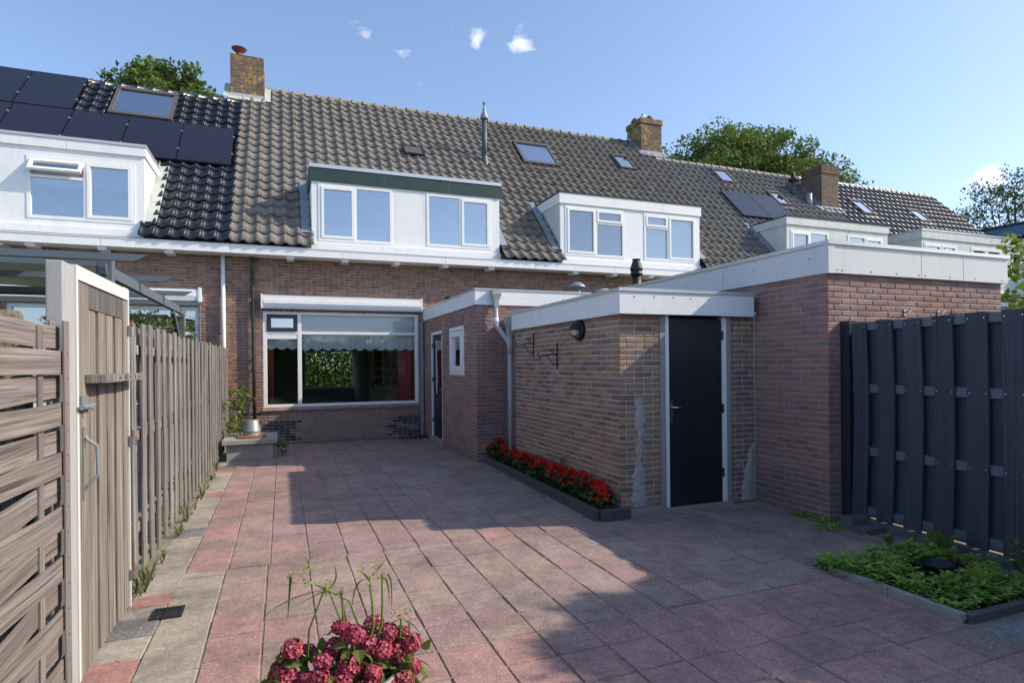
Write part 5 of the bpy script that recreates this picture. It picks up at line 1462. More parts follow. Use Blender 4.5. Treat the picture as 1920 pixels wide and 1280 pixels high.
bt = MB().box(X1 - .004, X1 + .004, 3.56, 3.66, 1.385, 1.46).tube([(X1 + .02, 3.50, 1.405), (X1 + .02, 3.70, 1.405)], .013, 10).tube([(X1 + .02, 3.60, 1.405), (X1 + .05, 3.60, 1.39)], .008, 8).build('bolt', 'zinc', gate)
MB().tube([(X1, 3.62, 1.25), (X1 + .015, 3.62, 1.23), (X1 + .05, 3.63, 1.20), (X1 + .055, 3.63, 1.05), (X1 + .015, 3.62, 1.0), (X1, 3.62, .98)], .009, 8).box(X1 - .006, X1 - .001, 3.605, 3.635, .93, 1.30).build('pull_handle', 'zinc', gate)
for z in (1.84, 1.115, .235):
    hg = MB().tube([(X1 + .012, gy1 + .01, z - .03), (X1 + .012, gy1 + .01, z + .03)], .024, 12).box(X1 - .001, X1 + .006, gy1 - .03, gy1 + .05, z - .03, z + .035).build('hinge', 'steel_dull', gate)
    sub(MB().tube([(X1 + .013, gy1 + .012, z + .031), (X1 + .013, gy1 + .012, z + .07)], .010, 8), 'hinge_pin', 'rust', hg)
gp = MB().box(-1.017, -.948, 3.325, 3.498, -.1, 2.10)
gpo = rebase(tag(gp.build('gate_post', 'post_metal', bevel=.006), 'square pale metal post with rust spots carrying the gate', 'post'), (-.98, 3.43, 0))
hp = MB().box(-1.06, -.99, 4.60, 4.67, -.1, 1.90)
rebase(tag(hp.build('hinge_post', 'wood_fence', bevel=.004), 'short weathered wooden post holding the gate hinges', 'post'), (-1.02, 4.63, 0))

woven = thing('woven_fence_panel', 'grey woven lap-slat fence panel in front of the gate post', 'fence', (-1.0, 2.9, 0))
WY0, WY1 = 1.5, 3.31
WX = -.952
for yy, w_, zt in ((3.245, .065, 1.815), (3.02, .05, 1.78), (2.48, .05, 1.78), (1.95, .05, 1.78), (1.5, .06, 1.80)):
    for o in ((0.0,) if yy not in (3.245, 1.5) else (.026, -.026)):
        MB().box(WX + o - .005, WX + o + .005, yy, yy + w_, .03, zt).build('stile', 'wood_woven_post', woven, bevel=.002)
z = .06; i = 0
while z < 1.76:
    hgt = .104 + rl.uniform(-.006, .006)
    n = 26; pts = []
    for k in range(n + 1):
        yy = WY0 + .02 + (WY1 - WY0 - .03) * k / n
        ph = (yy - 3.15) / .62 * math.pi
        off = .0125 * math.cos(ph) * (1 if i % 2 else -1)
        zs = .005 * math.sin(k * .25 + i * 1.7) + .004 * math.sin(i * 2.3)
        pts.append((WX + off, yy, zs))
    m = MB(); th = .005
    v = []
    for x_, y_, zz in pts: v += [(x_ - th, y_, z + zz), (x_ + th, y_, z + zz), (x_ + th, y_, z + zz + hgt), (x_ - th, y_, z + zz + hgt)]
    f = [(0, 1, 2, 3), tuple(4 * n + q for q in (3, 2, 1, 0))]
    for k in range(n):
        for q in range(4): f.append((4 * k + q, 4 * k + 4 + q, 4 * k + 4 + (q + 1) % 4, 4 * k + (q + 1) % 4))
    m.raw(v, f); m.build('slat', 'wood_woven', woven)
    z += .1165; i += 1
for yy in (3.27,):
    k = 0
    z = .15
    while z < 1.75: MB().box(WX + .0315, WX + .033, 3.272, 3.278, z, z + .006).build('nail', 'black_plastic', woven); z += .1165
for (px, py0, w_, lab, yy) in ((42, 583, .16, 'thick mossy wooden post standing behind the woven panel', 3.25), (67, 609, .075, 'thin dark wooden post stump between the woven panel and the gate post', 3.38)):
    c = P11(px, py0, yy)
    o = MB().lathe([(w_ * .5, 0), (w_ * .52, .5), (w_ * .5, c.z - .02), (w_ * .42, c.z), (0, c.z + .004)], (min(c.x, -1.09 - w_ * .4), yy, 0), 9).build('timber_post', 'wood_post_old')
    rebase(tag(o, lab, 'post'), (min(c.x, -1.09 - w_ * .4), yy, 0))

# concrete box with lid, upturned zinc bucket, rusty plate
pb = thing('concrete_box', 'low concrete box with slab lid against the fence', 'planter', (-.54, 11.5, 0))
MB().box(-.90, -.17, 11.07, 12.05, -.02, .275).build('box_body', 'concrete', pb, bevel=.012)
MB().prism([(-.965, 10.99), (-.10, 11.02), (-.095, 12.15), (-.97, 12.13)], 'Z', .278, .365).build('lid', 'concrete', pb, bevel=.012)
bk = thing('zinc_bucket', 'upturned zinc bucket on the concrete box', 'bucket', (-.52, 11.5, .37))
MB().lathe([(.150, 0), (.155, .012), (.150, .02), (.142, .08), (.146, .085), (.141, .09), (.112, .27), (.105, .278), (.0, .272)], (-.52, 11.55, .372), 28).build('bucket_body', 'zinc', bk, smooth=True)
MB().tube([(-.41, 11.40, .385)] + [(-.41 + .17 * math.sin(a) * .6, 11.39 - .02 * math.sin(a), .385 + .12 * math.sin(a)) for a in [i * math.pi / 10 for i in range(1, 10)]] + [(-.37, 11.38, .38)], .005, 6).build('handle', 'rust', bk)
rebase(tag(MB().lathe([(0, 0), (.24, 0), (.25, .012), (.24, .02), (.15, .022), (0, .024)], (-.52, 11.33, .367), 24).build('rusty_plate', 'rust'), 'round rusty iron plate in front of the zinc bucket', 'plate'), (-.52, 11.33, .367))
# climbing plant next to the box
rv = random.Random(12)
vine = thing('climbing_plant', 'leafy green climber growing up the fence behind the concrete box', 'plant', (-.93, 11.85, .36))
m = MB(); st = MB()
for k in range(4):
    p = Vector((-.93 + k * .05, 11.9 - k * .05, .36)); path = [tuple(p)]
    for s in range(7):
        p = p + Vector((rv.uniform(-.03, .07), rv.uniform(-.06, .05), rv.uniform(.06, .16))); path.append(tuple(p))
        leaf_cloud(m, [p + Vector((rv.gauss(0, .05), rv.gauss(0, .05), rv.gauss(0, .03))) for _ in range(4)], .085, rv, aspect=.6, up=.3, fine=True)
    st.tube(path, .006, 5, caps=False)
leaf_cloud(m, [in_ball(rv, (-.80, 11.8, .43), (.18, .2, .06)) for _ in range(34)], .075, rv, aspect=.6)
m.build('leaves', 'leaf_bright', vine, fixn=False); st.build('stems', 'stem_green', vine)
wp = thing('weed_tuft', 'low green weeds at the foot of the house wall beside the box', 'weed', (.02, 12.7, 0))
m = MB(); leaf_cloud(m, [in_ball(rv, (-.02, 12.7, .06), (.12, .3, .08)) for _ in range(90)], .07, rv, aspect=.5); leaf_cloud(m, [in_ball(rv, (-.0, 11.6, .05), (.06, .2, .05)) for _ in range(40)], .06, rv, aspect=.5)
m.build('leaves', 'leaf_tree', wp, fixn=False)
dm = thing('leaf_litter', 'dark heap of wet leaves in the corner by the back door', 'leaves', (2.6, 12.9, 0))
m = MB(); leaf_cloud(m, [in_ball(rv, (2.6, 12.85, .0), (.38, .18, .07)) for _ in range(240)], .06, rv, aspect=.6, up=1); m.build('leaves', 'soil', dm, fixn=False)

# drain gully in the paving
dg = thing('drain_grate', 'small black square gully grate in the paving near the gate', 'drain', (-.71, 4.42, .004))
g_ = MB().box(-.80, -.78, 4.33, 4.51, -.01, .012).box(-.64, -.62, 4.33, 4.51, -.01, .012).box(-.78, -.64, 4.33, 4.35, -.01, .012).box(-.78, -.64, 4.49, 4.51, -.01, .012)
g_.build('grate_frame', 'black_plastic', dg)
for k in range(6): MB().box(-.78 + .006 + k * .0235, -.78 + .017 + k * .0235, 4.35, 4.49, -.008, .010).build('grate_bar', 'black_plastic', dg)
# grasses along the fence foot
tuft = MB()
for k in range(42):
    yy = rv.uniform(4.7, 10.8) if k > 6 else 4.9 + k * .05
    x_ = -.97 + rv.uniform(-.02, .05); big = rv.random() < .15 or k < 5
    for b in range(7):
        a = rv.uniform(0, 6.28); l = rv.uniform(.04, .10) * (3.0 if big else 1)
        d_ = Vector((math.cos(a) * .5, math.sin(a) * .5, 1)).normalized(); sd_ = Vector((-math.sin(a), math.cos(a), 0)) * .004 * (1.6 if big else 1)
        p = Vector((x_, yy, 0)); q = p + d_ * l * .6; e = q + Vector((math.cos(a) * .5, math.sin(a) * .5, .35)) * l * .55
        tuft.face([p - sd_, p + sd_, q + sd_, q - sd_]); tuft.face([q - sd_, q + sd_, e])
o = tuft.build('grass_tufts', 'leaf_olive', fixn=False); o['kind'] = 'stuff'; tag(o, 'dry grass tufts sprouting along the foot of the slat fence', 'grass')

# pergola of the neighbour
pg = thing('pergola', 'grey timber pergola in the neighbouring garden behind the fence', 'pergola', (-2.5, 9.0, 0))
MB().box(-1.63, -1.57, 6.70, 11.6, 2.49, 2.60).build('beam', 'pergola_grey', pg)
MB().box(-4.26, -4.14, 6.70, 11.6, 2.46, 2.60).build('beam', 'pergola_grey', pg)
for yy in (6.76, 11.26):
    for xx in (-1.66, -4.26): MB().box(xx - .005, xx + .125, yy, yy + .13, -.05, 2.66 if yy < 7 else 2.455).build('post', 'pergola_post' if yy > 7 else 'pergola_grey', pg)
for i, yy in enumerate((6.60, 8.1, 9.6, 11.1)):
    MB().prism([(-4.7, 2.615), (-1.31, 2.615), (-1.20, 2.68), (-4.7, 2.68)], 'Y', yy, yy + .045).build('rafter', 'pergola_grey', pg)
    if i % 2 == 0: MB().box(-4.7, -1.62, yy + .46, yy + .49, 2.615, 2.67).build('batten', 'pergola_grey', pg)
MB().bar((-1.60, 11.2, 2.0), (-1.60, 10.6, 2.46), .06, .06).build('brace', 'pergola_grey', pg)
MB().bar((-1.60, 11.31, 1.95), (-2.2, 11.31, 2.47), .06, .06).build('brace', 'pergola_grey', pg)
MB().prism([(-4.6, 2.86), (-2.55, 2.78), (-2.5, 2.80), (-4.6, 2.90)], 'Y', 7.1, 10.8).build('canvas', 'white_paint', pg)
rt = random.Random(77)
def shrub(name, lab, c, r, n, size, mat, aspect=.35, cat='shrub', stems=6, up=.3):
    t = thing(name, lab, cat, (c[0], c[1], 0))
    m = MB()
    for k in range(max(6, n // 45)):
        cc = in_ball(rt, c, (r[0] * .85, r[1] * .85, r[2] * .85), .45)
        leaf_cloud(m, [in_ball(rt, cc, (r[0] * .3, r[1] * .3, r[2] * .3), .6) for _ in range(45)], size, rt, aspect=aspect, up=up)
    m.build('foliage', mat, t, fixn=False)
    s = MB()
    for k in range(stems):
        e = in_ball(rt, c, (r[0] * .7, r[1] * .7, r[2] * .6))
        s.tube([(c[0] + rt.uniform(-.1, .1), c[1] + rt.uniform(-.1, .1), -.08), tuple((Vector((c[0], c[1], .2)) + e) / 2), tuple(e)], [.03, .02, .008], 6, caps=False)
    s.build('stems', 'bark', t); return t
shrub('willow_shrub', 'grey-green narrow-leaved shrub behind the slat fence', (-2.35, 10.2, 1.75), (.95, .9, .85), 4200, .10, 'leaf_olive', .28)
shrub('willow_shrub', 'small shrub in front of the neighbouring window beside the pergola post', (-1.70, 12.3, 1.85), (.28, .35, .75), 900, .09, 'leaf_olive', .28)

# ------------------------------------------------------------------ right side: dark composite fence
rq = random.Random(55)
cf = thing('composite_fence', 'dark blue-grey composite double-slat fence beside the garage', 'fence', (5.6, 3.0, 0))
A0 = Vector((5.305, 4.40, 0)); A1 = A0 + Vector((-.0646, -.9979, 0)) * 4.1
dirf = (A1 - A0).normalized(); nf = Vector((-dirf.y, dirf.x, 0)); 
if nf.x > 0: nf = -nf
def fpt(t, o=0, z=0): return A0 + dirf * t + nf * o + Vector((0, 0, z))
Lf = (A1 - A0).length
def slab(t0, t1, o, th, z0, z1, name, mat, wave=0.0):
    m = MB(); n = 14 if wave else 1; v = []
    for k in range(n + 1):
        z = z0 + (z1 - z0) * k / n
        wv = wave * math.sin((z - .75) / 1.30 * math.pi) if 0 < z < 2.1 else 0
        if wave: wv = wave * math.cos((z - 1.15) / .95 * math.pi * .5)
        for a, b in ((t0, o + th / 2), (t1, o + th / 2), (t1, o - th / 2), (t0, o - th / 2)):
            v.append(tuple(fpt(a + wv, b, z)))
    f = [(3, 2, 1, 0), tuple(4 * n + q for q in (0, 1, 2, 3))]
    for k in range(n):
        for q in range(4): f.append((4 * k + q, 4 * k + (q + 1) % 4, 4 * k + 4 + (q + 1) % 4, 4 * k + 4 + q))
    return m.raw(v, f).build(name, mat, cf)
slab(-.022, .085, 0, .09, -.05, 2.0, 'post', 'composite_post')
slab(2.05, 2.13, 0, .09, -.05, 2.02, 'post', 'composite_post')
slab(.04, .20, -.085, .05, .0, 1.93, 'backing_board', 'wood_plank_new')
for z in (.155, .73, 1.335, 1.935): slab(.10, 2.05, 0, .03, z - .04, z + .04, 'rail', 'composite_rail'); 
for z in (.155, .73, 1.335, 1.935): slab(2.13, 4.1, 0, .03, z - .04, z + .04, 'rail', 'composite_rail')
def fence_t(Y): return (A0.y - Y) / -dirf.y
tt = [(.093 + .277 * k_, .258 + .277 * k_) for k_ in range(14)]
for i, (a, b) in enumerate(tt):
    t0, t1 = a, b
    wv = (.034, .030, .026, .022, .014, .006)[min(i, 5)]
    slab(t0, t1, .026, .018, .09, 1.965 + .02 * rq.random(), 'slat', 'composite', wv)
    t2 = t1 + (.02 if i else .005); t3 = t2 + .17
    slab(t1 - .085, t1 + .165, -.030, .016, .09, 1.965, 'slat', 'composite', 0)
    for z in (.155, .73, 1.335, 1.935):
        for tq in (t0 + .02, t1 - .02):
            o = MB().tube([fpt(tq + wv * math.cos((z - 1.15) / .95 * math.pi * .5), .0352, z), fpt(tq + wv * math.cos((z - 1.15) / .95 * math.pi * .5), .038, z)], .006, 6).build('screw', 'chrome', cf)
kb = MB().prism([tuple(fpt(.10, .06)[:2]), tuple(fpt(4.1, .06)[:2]), tuple(fpt(4.1, -.04)[:2]), tuple(fpt(.10, -.04)[:2])], 'Z', -.06, .075)
kb.build('gravel_board', 'concrete_dark', cf)
for (x_, y_, lab, h_) in ((5.14, 4.16, 'small grey concrete block against the garage corner', .11), (5.09, 3.98, 'flat concrete block on the paving below the fence', .06)):
    rebase(tag(MB().box(x_ - .13, x_ + .12, y_ - .06, y_ + .08, -.01, h_).build('concrete_block', 'concrete_dark', bevel=.008), lab, 'block', 'blocks by the fence'), (x_, y_, 0))
ms = MB()
leaf_cloud(ms, [Vector((4.95 + .34 * math.sin(k * .618) * rq.random() + rq.uniform(-.05, .25), 4.22 + rq.uniform(-.16, .22) * rq.random(), .005 + rq.uniform(0, .02))) for k in range(900)], .028, rq, aspect=.6, up=1.2)
leaf_cloud(ms, [Vector((4.98 + rq.uniform(-.05, .10), 4.40 + rq.uniform(-.05, .40), .01 + rq.uniform(0, .03))) for k in range(350)], .03, rq, aspect=.6, up=1.2)
o = ms.build('moss_patch', 'leaf_groundcover', fixn=False); o['kind'] = 'stuff'; tag(o, 'bright green moss growing at the garage corner', 'moss')

# planted bed with low groundcover
gb = thing('planted_bed', 'low bed of bright green groundcover edged with thin concrete kerb', 'flower bed', (4.4, 2.9, 0))
MB().box(3.87, 5.02, 2.40, 3.50, -.05, .012).build('soil', 'soil', gb)
for a, b in ((3.36, 2.88), (2.88, 2.40)): MB().box(3.845, 3.895, b + .004, a, -.05, .055).build('kerb_board', 'concrete', gb, bevel=.006)
for a, b in ((3.90, 4.40), (4.40, 4.90)): MB().box(a, b - .004, 2.375, 2.425, -.05, .05).build('kerb_board', 'concrete_dark', gb, bevel=.006)
def gcover(n, box_, size, mat, name, zf=.12):
    m = MB()
    for k in range(n // 8):
        cx_, cy_ = rq.uniform(box_[0], box_[1]), rq.uniform(box_[2], box_[3])
        if (cx_ - 4.50) ** 2 / .06 + (cy_ - 2.98) ** 2 / .025 < 1: continue
        h_ = zf * rq.uniform(.4, 1.1)
        for j in range(8):
            a = j * .8 + rq.random(); d_ = Vector((math.cos(a), math.sin(a), rq.uniform(-.1, .6))).normalized(); p = Vector((cx_, cy_, h_ + .01 + rq.uniform(-.04, .02)))
            sd_ = d_.cross(Vector((0, 0, 1))).normalized(); l = size * rq.uniform(.6, 1.2); up_ = Vector((0, 0, 1))
            m.face([p, p + d_ * l * .45 + sd_ * l * .26 + up_ * l * .1, p + d_ * l, p + d_ * l * .45 - sd_ * l * .26 + up_ * l * .1])
    o = m.build(name, mat, gb, fixn=False); o['kind'] = 'stuff'; return o
gcover(3600, (3.90, 5.0, 2.44, 3.46), .055, 'leaf_groundcover', 'groundcover', .085)
gcover(900, (3.84, 4.10, 2.95, 3.50), .055, 'leaf_groundcover', 'groundcover', .07)
gcover(500, (3.95, 5.0, 2.44, 3.4), .05, 'leaf_yellow', 'groundcover', .10)
pt_ = thing('black_pot', 'black plastic plant pot sunk among the groundcover', 'pot', (4.52, 2.98, 0))
MB().lathe([(.08, -.02), (.10, .085), (.112, .09), (.112, .105), (.10, .105), (.085, .0), (0, -.01)], (4.52, 2.99, 0), 20).build('pot_body', 'black_plastic', pt_, smooth=True)
def bigleaf(x_, y_, z_, l, lab, n=5, mat='leaf_tree_light'):
    t = thing('broadleaf_plant', lab, 'plant', (x_, y_, 0), 'broad-leaved seedlings in the bed')
    m = MB()
    for k in range(n):
        a = k * 2.4 + .7; d_ = Vector((math.cos(a) * .6, math.sin(a) * .6, .8)).normalized(); p = Vector((x_, y_, z_ * .5)); sd_ = d_.cross(Vector((math.sin(a), math.cos(a), .3))).normalized(); ll = l * rq.uniform(.6, 1.1)
        c = [p, p + d_ * ll * .35 + sd_ * ll * .27, p + d_ * ll * .7 + sd_ * ll * .25, p + d_ * ll, p + d_ * ll * .7 - sd_ * ll * .25, p + d_ * ll * .35 - sd_ * ll * .27]
        m.face(c)
    m.build('leaves', mat, t, fixn=False)
    MB().tube([(x_, y_, 0), (x_, y_, z_ * .55)], .006, 6).build('stem', 'stem_green', t)
bigleaf(4.98, 3.27, .14, .19, 'broad-leaved green seedling at the back of the bed towards the fence')
bigleaf(4.45, 2.66, .12, .14, 'pale yellow-green broad leaf plant beside the black pot', 4, 'leaf_yellow')
bigleaf(4.85, 3.62, .06, .10, 'small seedling on the paving behind the bed', 6)
rebase(tag(MB().box(4.90, 4.96, 2.55, 3.90, .0, .022).build('wood_lath', 'wood_plank_new'), 'pale wooden lath lying on the ground along the bed', 'lath'), (4.93, 3.2, 0))
m = MB(); leaf_cloud(m, [in_ball(rq, (5.10, 2.75, .12), (.05, .10, .14)) for _ in range(110)], .05, rq, aspect=.5)
wt = thing('weed_tuft', 'small weed growing from the foot of the composite fence', 'weed', (5.10, 2.75, 0)); m.build('leaves', 'leaf_tree', wt, fixn=False)

# ------------------------------------------------------------------ foreground: hydrangea in a pot with sedge
rh = random.Random(91)
HXc, HYc = .29, 2.72
hp = thing('plant_pot', 'pale grey plant pot holding the crimson hydrangea', 'pot', (HXc, HYc, 0))
MB().lathe([(.0, .0), (.14, .0), (.185, .20), (.195, .205), (.195, .23), (.175, .23), (.165, .19), (.0, .19)], (HXc, HYc + .03, 0), 32).build('pot_body', 'pot_grey', hp, smooth=True)
MB().lathe([(.0, .205), (.17, .205)], (HXc, HYc + .03, 0), 24).build('soil', 'soil', hp, fixn=False)
hy = thing('hydrangea', 'hydrangea with crimson-pink flower heads in the foreground pot', 'flower', (HXc, HYc, .24))
heads = []
for px, py, dd in ((640, 1175, .0), (662, 1188, -.05), (700, 1170, .06), (728, 1185, .02), (752, 1190, .05), (770, 1205, .0), (548, 1217, .0), (575, 1222, .06), (605, 1240, -.08), (628, 1215, .0), (655, 1250, -.1), (690, 1212, .0), (715, 1218, -.04), (742, 1222, .0), (640, 1272, -.12), (540, 1275, -.05), (575, 1275, -.1), (600, 1280, -.15), (700, 1262, -.14), (660, 1300, -.18), (610, 1310, -.2), (560, 1310, -.1), (735, 1240, .08), (672, 1225, .1), (772, 1250, -.02), (755, 1270, -.06), (528, 1255, .02), (735, 1290, -.1), (690, 1290, -.16), (640, 1330, -.2)):
    heads.append(P11(px, py, HYc + dd))
fm = MB(); st = MB()
for c in heads:
    rr_ = rh.uniform(.036, .052); sq_ = rh.uniform(.65, .95)
    h_ = MB()
    for k in range(84):
        u_ = 2 * (k + .5) / 84 - 1; th_ = k * 2.39996
        nrm_ = Vector((math.sqrt(1 - u_ * u_) * math.cos(th_), math.sqrt(1 - u_ * u_) * math.sin(th_), u_ * sq_))
        nn = (nrm_ + Vector((rh.gauss(0, .22), rh.gauss(0, .22), rh.gauss(0, .22)))).normalized()
        p = c + nrm_ * rr_ * rh.uniform(.88, 1.08); u = nn.orthogonal().normalized(); v2 = nn.cross(u); q = rh.uniform(.0075, .0105); ph = rh.uniform(0, 6)
        for j in range(4):
            an = ph + j * math.pi / 2; d_ = u * math.cos(an) + v2 * math.sin(an); e_ = v2 * math.cos(an) - u * math.sin(an)
            h_.face([p, p + d_ * q * .6 + e_ * q * .6 + nn * q * .2, p + d_ * q * 1.15 + e_ * q * .38 + nn * q * .28, p + d_ * q * 1.15 - e_ * q * .38 + nn * q * .28, p + d_ * q * .6 - e_ * q * .6 + nn * q * .2])
    h_.build('flower_head', 'petal_crimson', hy, fixn=False)
    st.tube([(HXc + rh.uniform(-.05, .05), HYc + rh.uniform(-.05, .05), .24), tuple((c + Vector((HXc, HYc, .2))) / 2), tuple(c)], .005, 6, caps=False)
st.build('stems', 'stem_green', hy)
lm = MB(); lm.mat('leaf_tree'); lm.mat('leaf_yellow')
for k in range(190):
    c = heads[rh.randrange(len(heads))] + Vector((rh.gauss(0, .05), rh.gauss(0, .05), -rh.uniform(.02, .12)))
    leaf_cloud(lm, [c], .085, rh, 1 if rh.random() < .10 else 0, aspect=.62, up=.5, fine=True)
for px, py in ((560, 1252), (770, 1240), (775, 1232), (530, 1236), (610, 1228), (720, 1275), (700, 1260), (615, 1215)):
    leaf_cloud(lm, [P11(px, py, HYc)], .09, rh, 1 if px in (720, 770) else 0, aspect=.62, up=.5, fine=True)
lm.build('leaves', None, hy, fixn=False)
sg = thing('umbrella_sedge', 'tall umbrella sedge stalks with seed tufts rising above the hydrangea', 'plant', (HXc, HYc, .24))
st = MB(); bl = MB(); fl = MB()
def pw_(px, py, d=0): return P11(px, py, HYc + d)
stalks = [((573, 1275), (580, 1180), (607, 1107)), ((660, 1300), (650, 1190), (616, 1105)), ((700, 1175), (698, 1130), (692, 1085)), ((716, 1170), (717, 1130), (716, 1078)), ((745, 1290), (750, 1200), (752, 1160)), ((672, 1170), (655, 1125), (582, 1090)), ((645, 1180), (642, 1130), (640, 1110)), ((767, 1220), (768, 1190), (767, 1165))]
tufts = []
for a, b, c in stalks:
    A_, B_, C_ = pw_(*a), pw_(*b), pw_(*c)
    base = Vector((HXc + (A_.x - HXc) * .3, HYc, .24))
    st.tube([tuple(base), tuple(A_), tuple(B_), tuple(C_)], [.006, .0056, .0048, .0035], 6, caps=False); tufts.append(C_)
def blade(p, q, r_, w_):
    p, q, r_ = Vector(p), Vector(q), Vector(r_)
    bl = MB(); prev = None
    for i in range(9):
        t = i / 8; c = p * (1 - t) ** 2 + q * 2 * t * (1 - t) + r_ * t * t; ww = w_ * (1 - t) ** .7
        sd_ = Vector((1, -.3, 0)) * ww
        if prev: bl.face([prev[0] - prev[1], prev[0] + prev[1], c + sd_, c - sd_])
        prev = (c, sd_)
    bl.build('bract', 'leaf_sedge', sg, fixn=False)
for (a, b, c) in (((616, 1105), (540, 1110), (485, 1165)), ((610, 1105), (560, 1110), (500, 1150)), ((612, 1105), (640, 1090), (625, 1055)), ((612, 1106), (580, 1120), (545, 1140)), ((692, 1085), (715, 1060), (720, 1050)), ((692, 1085), (660, 1080), (660, 1150)), ((692, 1086), (680, 1070), (668, 1068)), ((716, 1078), (740, 1060), (733, 1150)), ((716, 1080), (730, 1080), (730, 1135)), ((640, 1110), (643, 1150), (655, 1180)), ((752, 1160), (775, 1165), (790, 1190)), ((582, 1090), (555, 1100), (540, 1085)), ((545, 1080), (542, 1120), (539, 1165)), ((752, 1160), (735, 1160), (728, 1185)), ((780, 1235), (800, 1240), (812, 1256)), ((605, 1190), (640, 1180), (690, 1170)), ((615, 1190), (625, 1175), (640, 1170))):
    blade(pw_(*a), pw_(*b, .03), pw_(*c), .006)
for c in tufts + [pw_(573, 1062), pw_(545, 1076), pw_(570, 1085), pw_(612, 1092), pw_(676, 1070), pw_(705, 1062), pw_(735, 1148), pw_(762, 1142)]:
    leaf_cloud(fl, [c + Vector((rh.gauss(0, .009), rh.gauss(0, .009), rh.gauss(0, .009))) for _ in range(26)], .014, rh, aspect=.5)
st.build('stalks', 'stem_green', sg, smooth=True); fl.build('seed_tufts', 'petal_pale', sg, fixn=False, kind='stuff')
gr = MB()
for k in range(2600):
    x_, y_ = -.18 + rh.random() * .32, 2.72 + rh.random() * .52
    if (x_ - .0) ** 2 / .04 + (y_ - 2.95) ** 2 / .08 > 1: continue
    a = rh.uniform(0, 6.28); l = rh.uniform(.015, .04); sd_ = Vector((-math.sin(a), math.cos(a), 0)) * .0018
    p = Vector((x_, y_, .0)); gr.face([p - sd_, p + sd_, p + Vector((math.cos(a) * .4, math.sin(a) * .4, 1)) * l])
o = gr.build('grass_patch', 'leaf_groundcover', fixn=False); o['kind'] = 'stuff'; tag(o, 'small patch of short grass beside the plant pot', 'grass')

# ------------------------------------------------------------------ curtains behind the big window
def curtain(x0, x1, y, z0, z1, mat, lab, waves):
    m = MB(); n = waves * 8; prev = None
    for i in range(n + 1):
        t = i / n; x_ = x0 + (x1 - x0) * t; yy = y + .03 * math.sin(t * waves * 2 * math.pi)
        c = ((x_, yy, z0), (x_, yy, z1))
        if prev: m.face([prev[0], c[0], c[1], prev[1]])
        prev = c
    o = m.build('curtain', mat, smooth=True, fixn=False); md = o.modifiers.new('thick', 'SOLIDIFY'); md.thickness = .004
    rebase(tag(o, lab, 'curtain', 'curtains behind the living-room window'), ((x0 + x1) / 2, y, z0))
curtain(2.42, 2.80, FY + .28, .30, 2.6, 'curtain_red', 'red curtain hanging at the window side near the interior door', 4)
curtain(-.30, -.17, FY + .28, .30, 2.6, 'curtain_rust', 'rust-red curtain at the window side near the black downpipe', 2)
m = MB(); x0, x1 = .35, 2.78; n = 132; prev = None
def scal(t, nsc): return .045 * abs(math.cos(t * nsc * math.pi))
for (x0, x1, nsc, n) in ((.35, 2.80, 11, 132), (-.32, .30, 3, 40)):
    prev = None
    for i in range(n + 1):
        t = i / n; x_ = x0 + (x1 - x0) * t
        yy = FY + .17 + (.018 * math.sin(t * nsc * 2 * math.pi * 1.5) if nsc > 5 else 0)
        zb = 1.975 - .055 * abs(math.sin(t * nsc * math.pi)) + (.02 if x0 < 0 else 0)
        c = ((x_, yy, zb), (x_, yy, 2.30))
        if prev: m.face([prev[0], c[0], c[1], prev[1]])
        prev = c
o = m.build('valance', 'net_white', smooth=True, fixn=False)
rebase(tag(o, 'white scalloped valance across the top of the living-room window', 'curtain'), (1.2, FY + .17, 1.95))

# ------------------------------------------------------------------ background: trees, far buildings
def tree(name, lab, base, h, crown, lobes, n, size, mat, seed, trunk_r=.25, twig=True, aspect=.55, gap=.35):
    rr = random.Random(seed)
    t = thing(name, lab, 'tree', base, None)
    bx, by, bz = base
    tr = MB(); lf = MB(); lf.mat(mat)
    top = Vector((bx, by, bz + h * .62))
    tr.tube([(bx, by, bz - .2), (bx + .1, by, bz + h * .25), tuple(top)], [trunk_r, trunk_r * .75, trunk_r * .4], 9)
    per = max(1, n // (lobes * 14))
    for i in range(lobes):
        lc = in_ball(rr, (bx + crown[3], by, bz + h - crown[2]), crown[:3], .42)
        s = Vector((bx, by, bz + h * rr.uniform(.25, .6)))
        mid = (s + lc) / 2 + Vector((rr.uniform(-.4, .4), rr.uniform(-.4, .4), rr.uniform(0, .5)))
        tr.tube([tuple(s), tuple(mid), tuple(lc)], [trunk_r * .35, trunk_r * .2, trunk_r * .06], 6, caps=False)
        lr = rr.uniform(.30, .46) * min(crown[0], crown[2] * 1.2)
        for k in range(14):
            cc = in_ball(rr, lc, (lr, lr, lr * .75), .35)
            if rr.random() < gap * .4: continue
            if twig and k % 3 == 0: tr.tube([tuple(lc), tuple(cc)], [trunk_r * .07, .008], 4, caps=False)
            cr = lr * rr.uniform(.30, .55)
            leaf_cloud(lf, [in_ball(rr, cc, (cr, cr, cr * .7), .7) for _ in range(per)], size, rr, 0, aspect=aspect, up=.3)
    tr.build('trunk', 'bark', t); lf.build('crown', None, t, fixn=False)
    return t
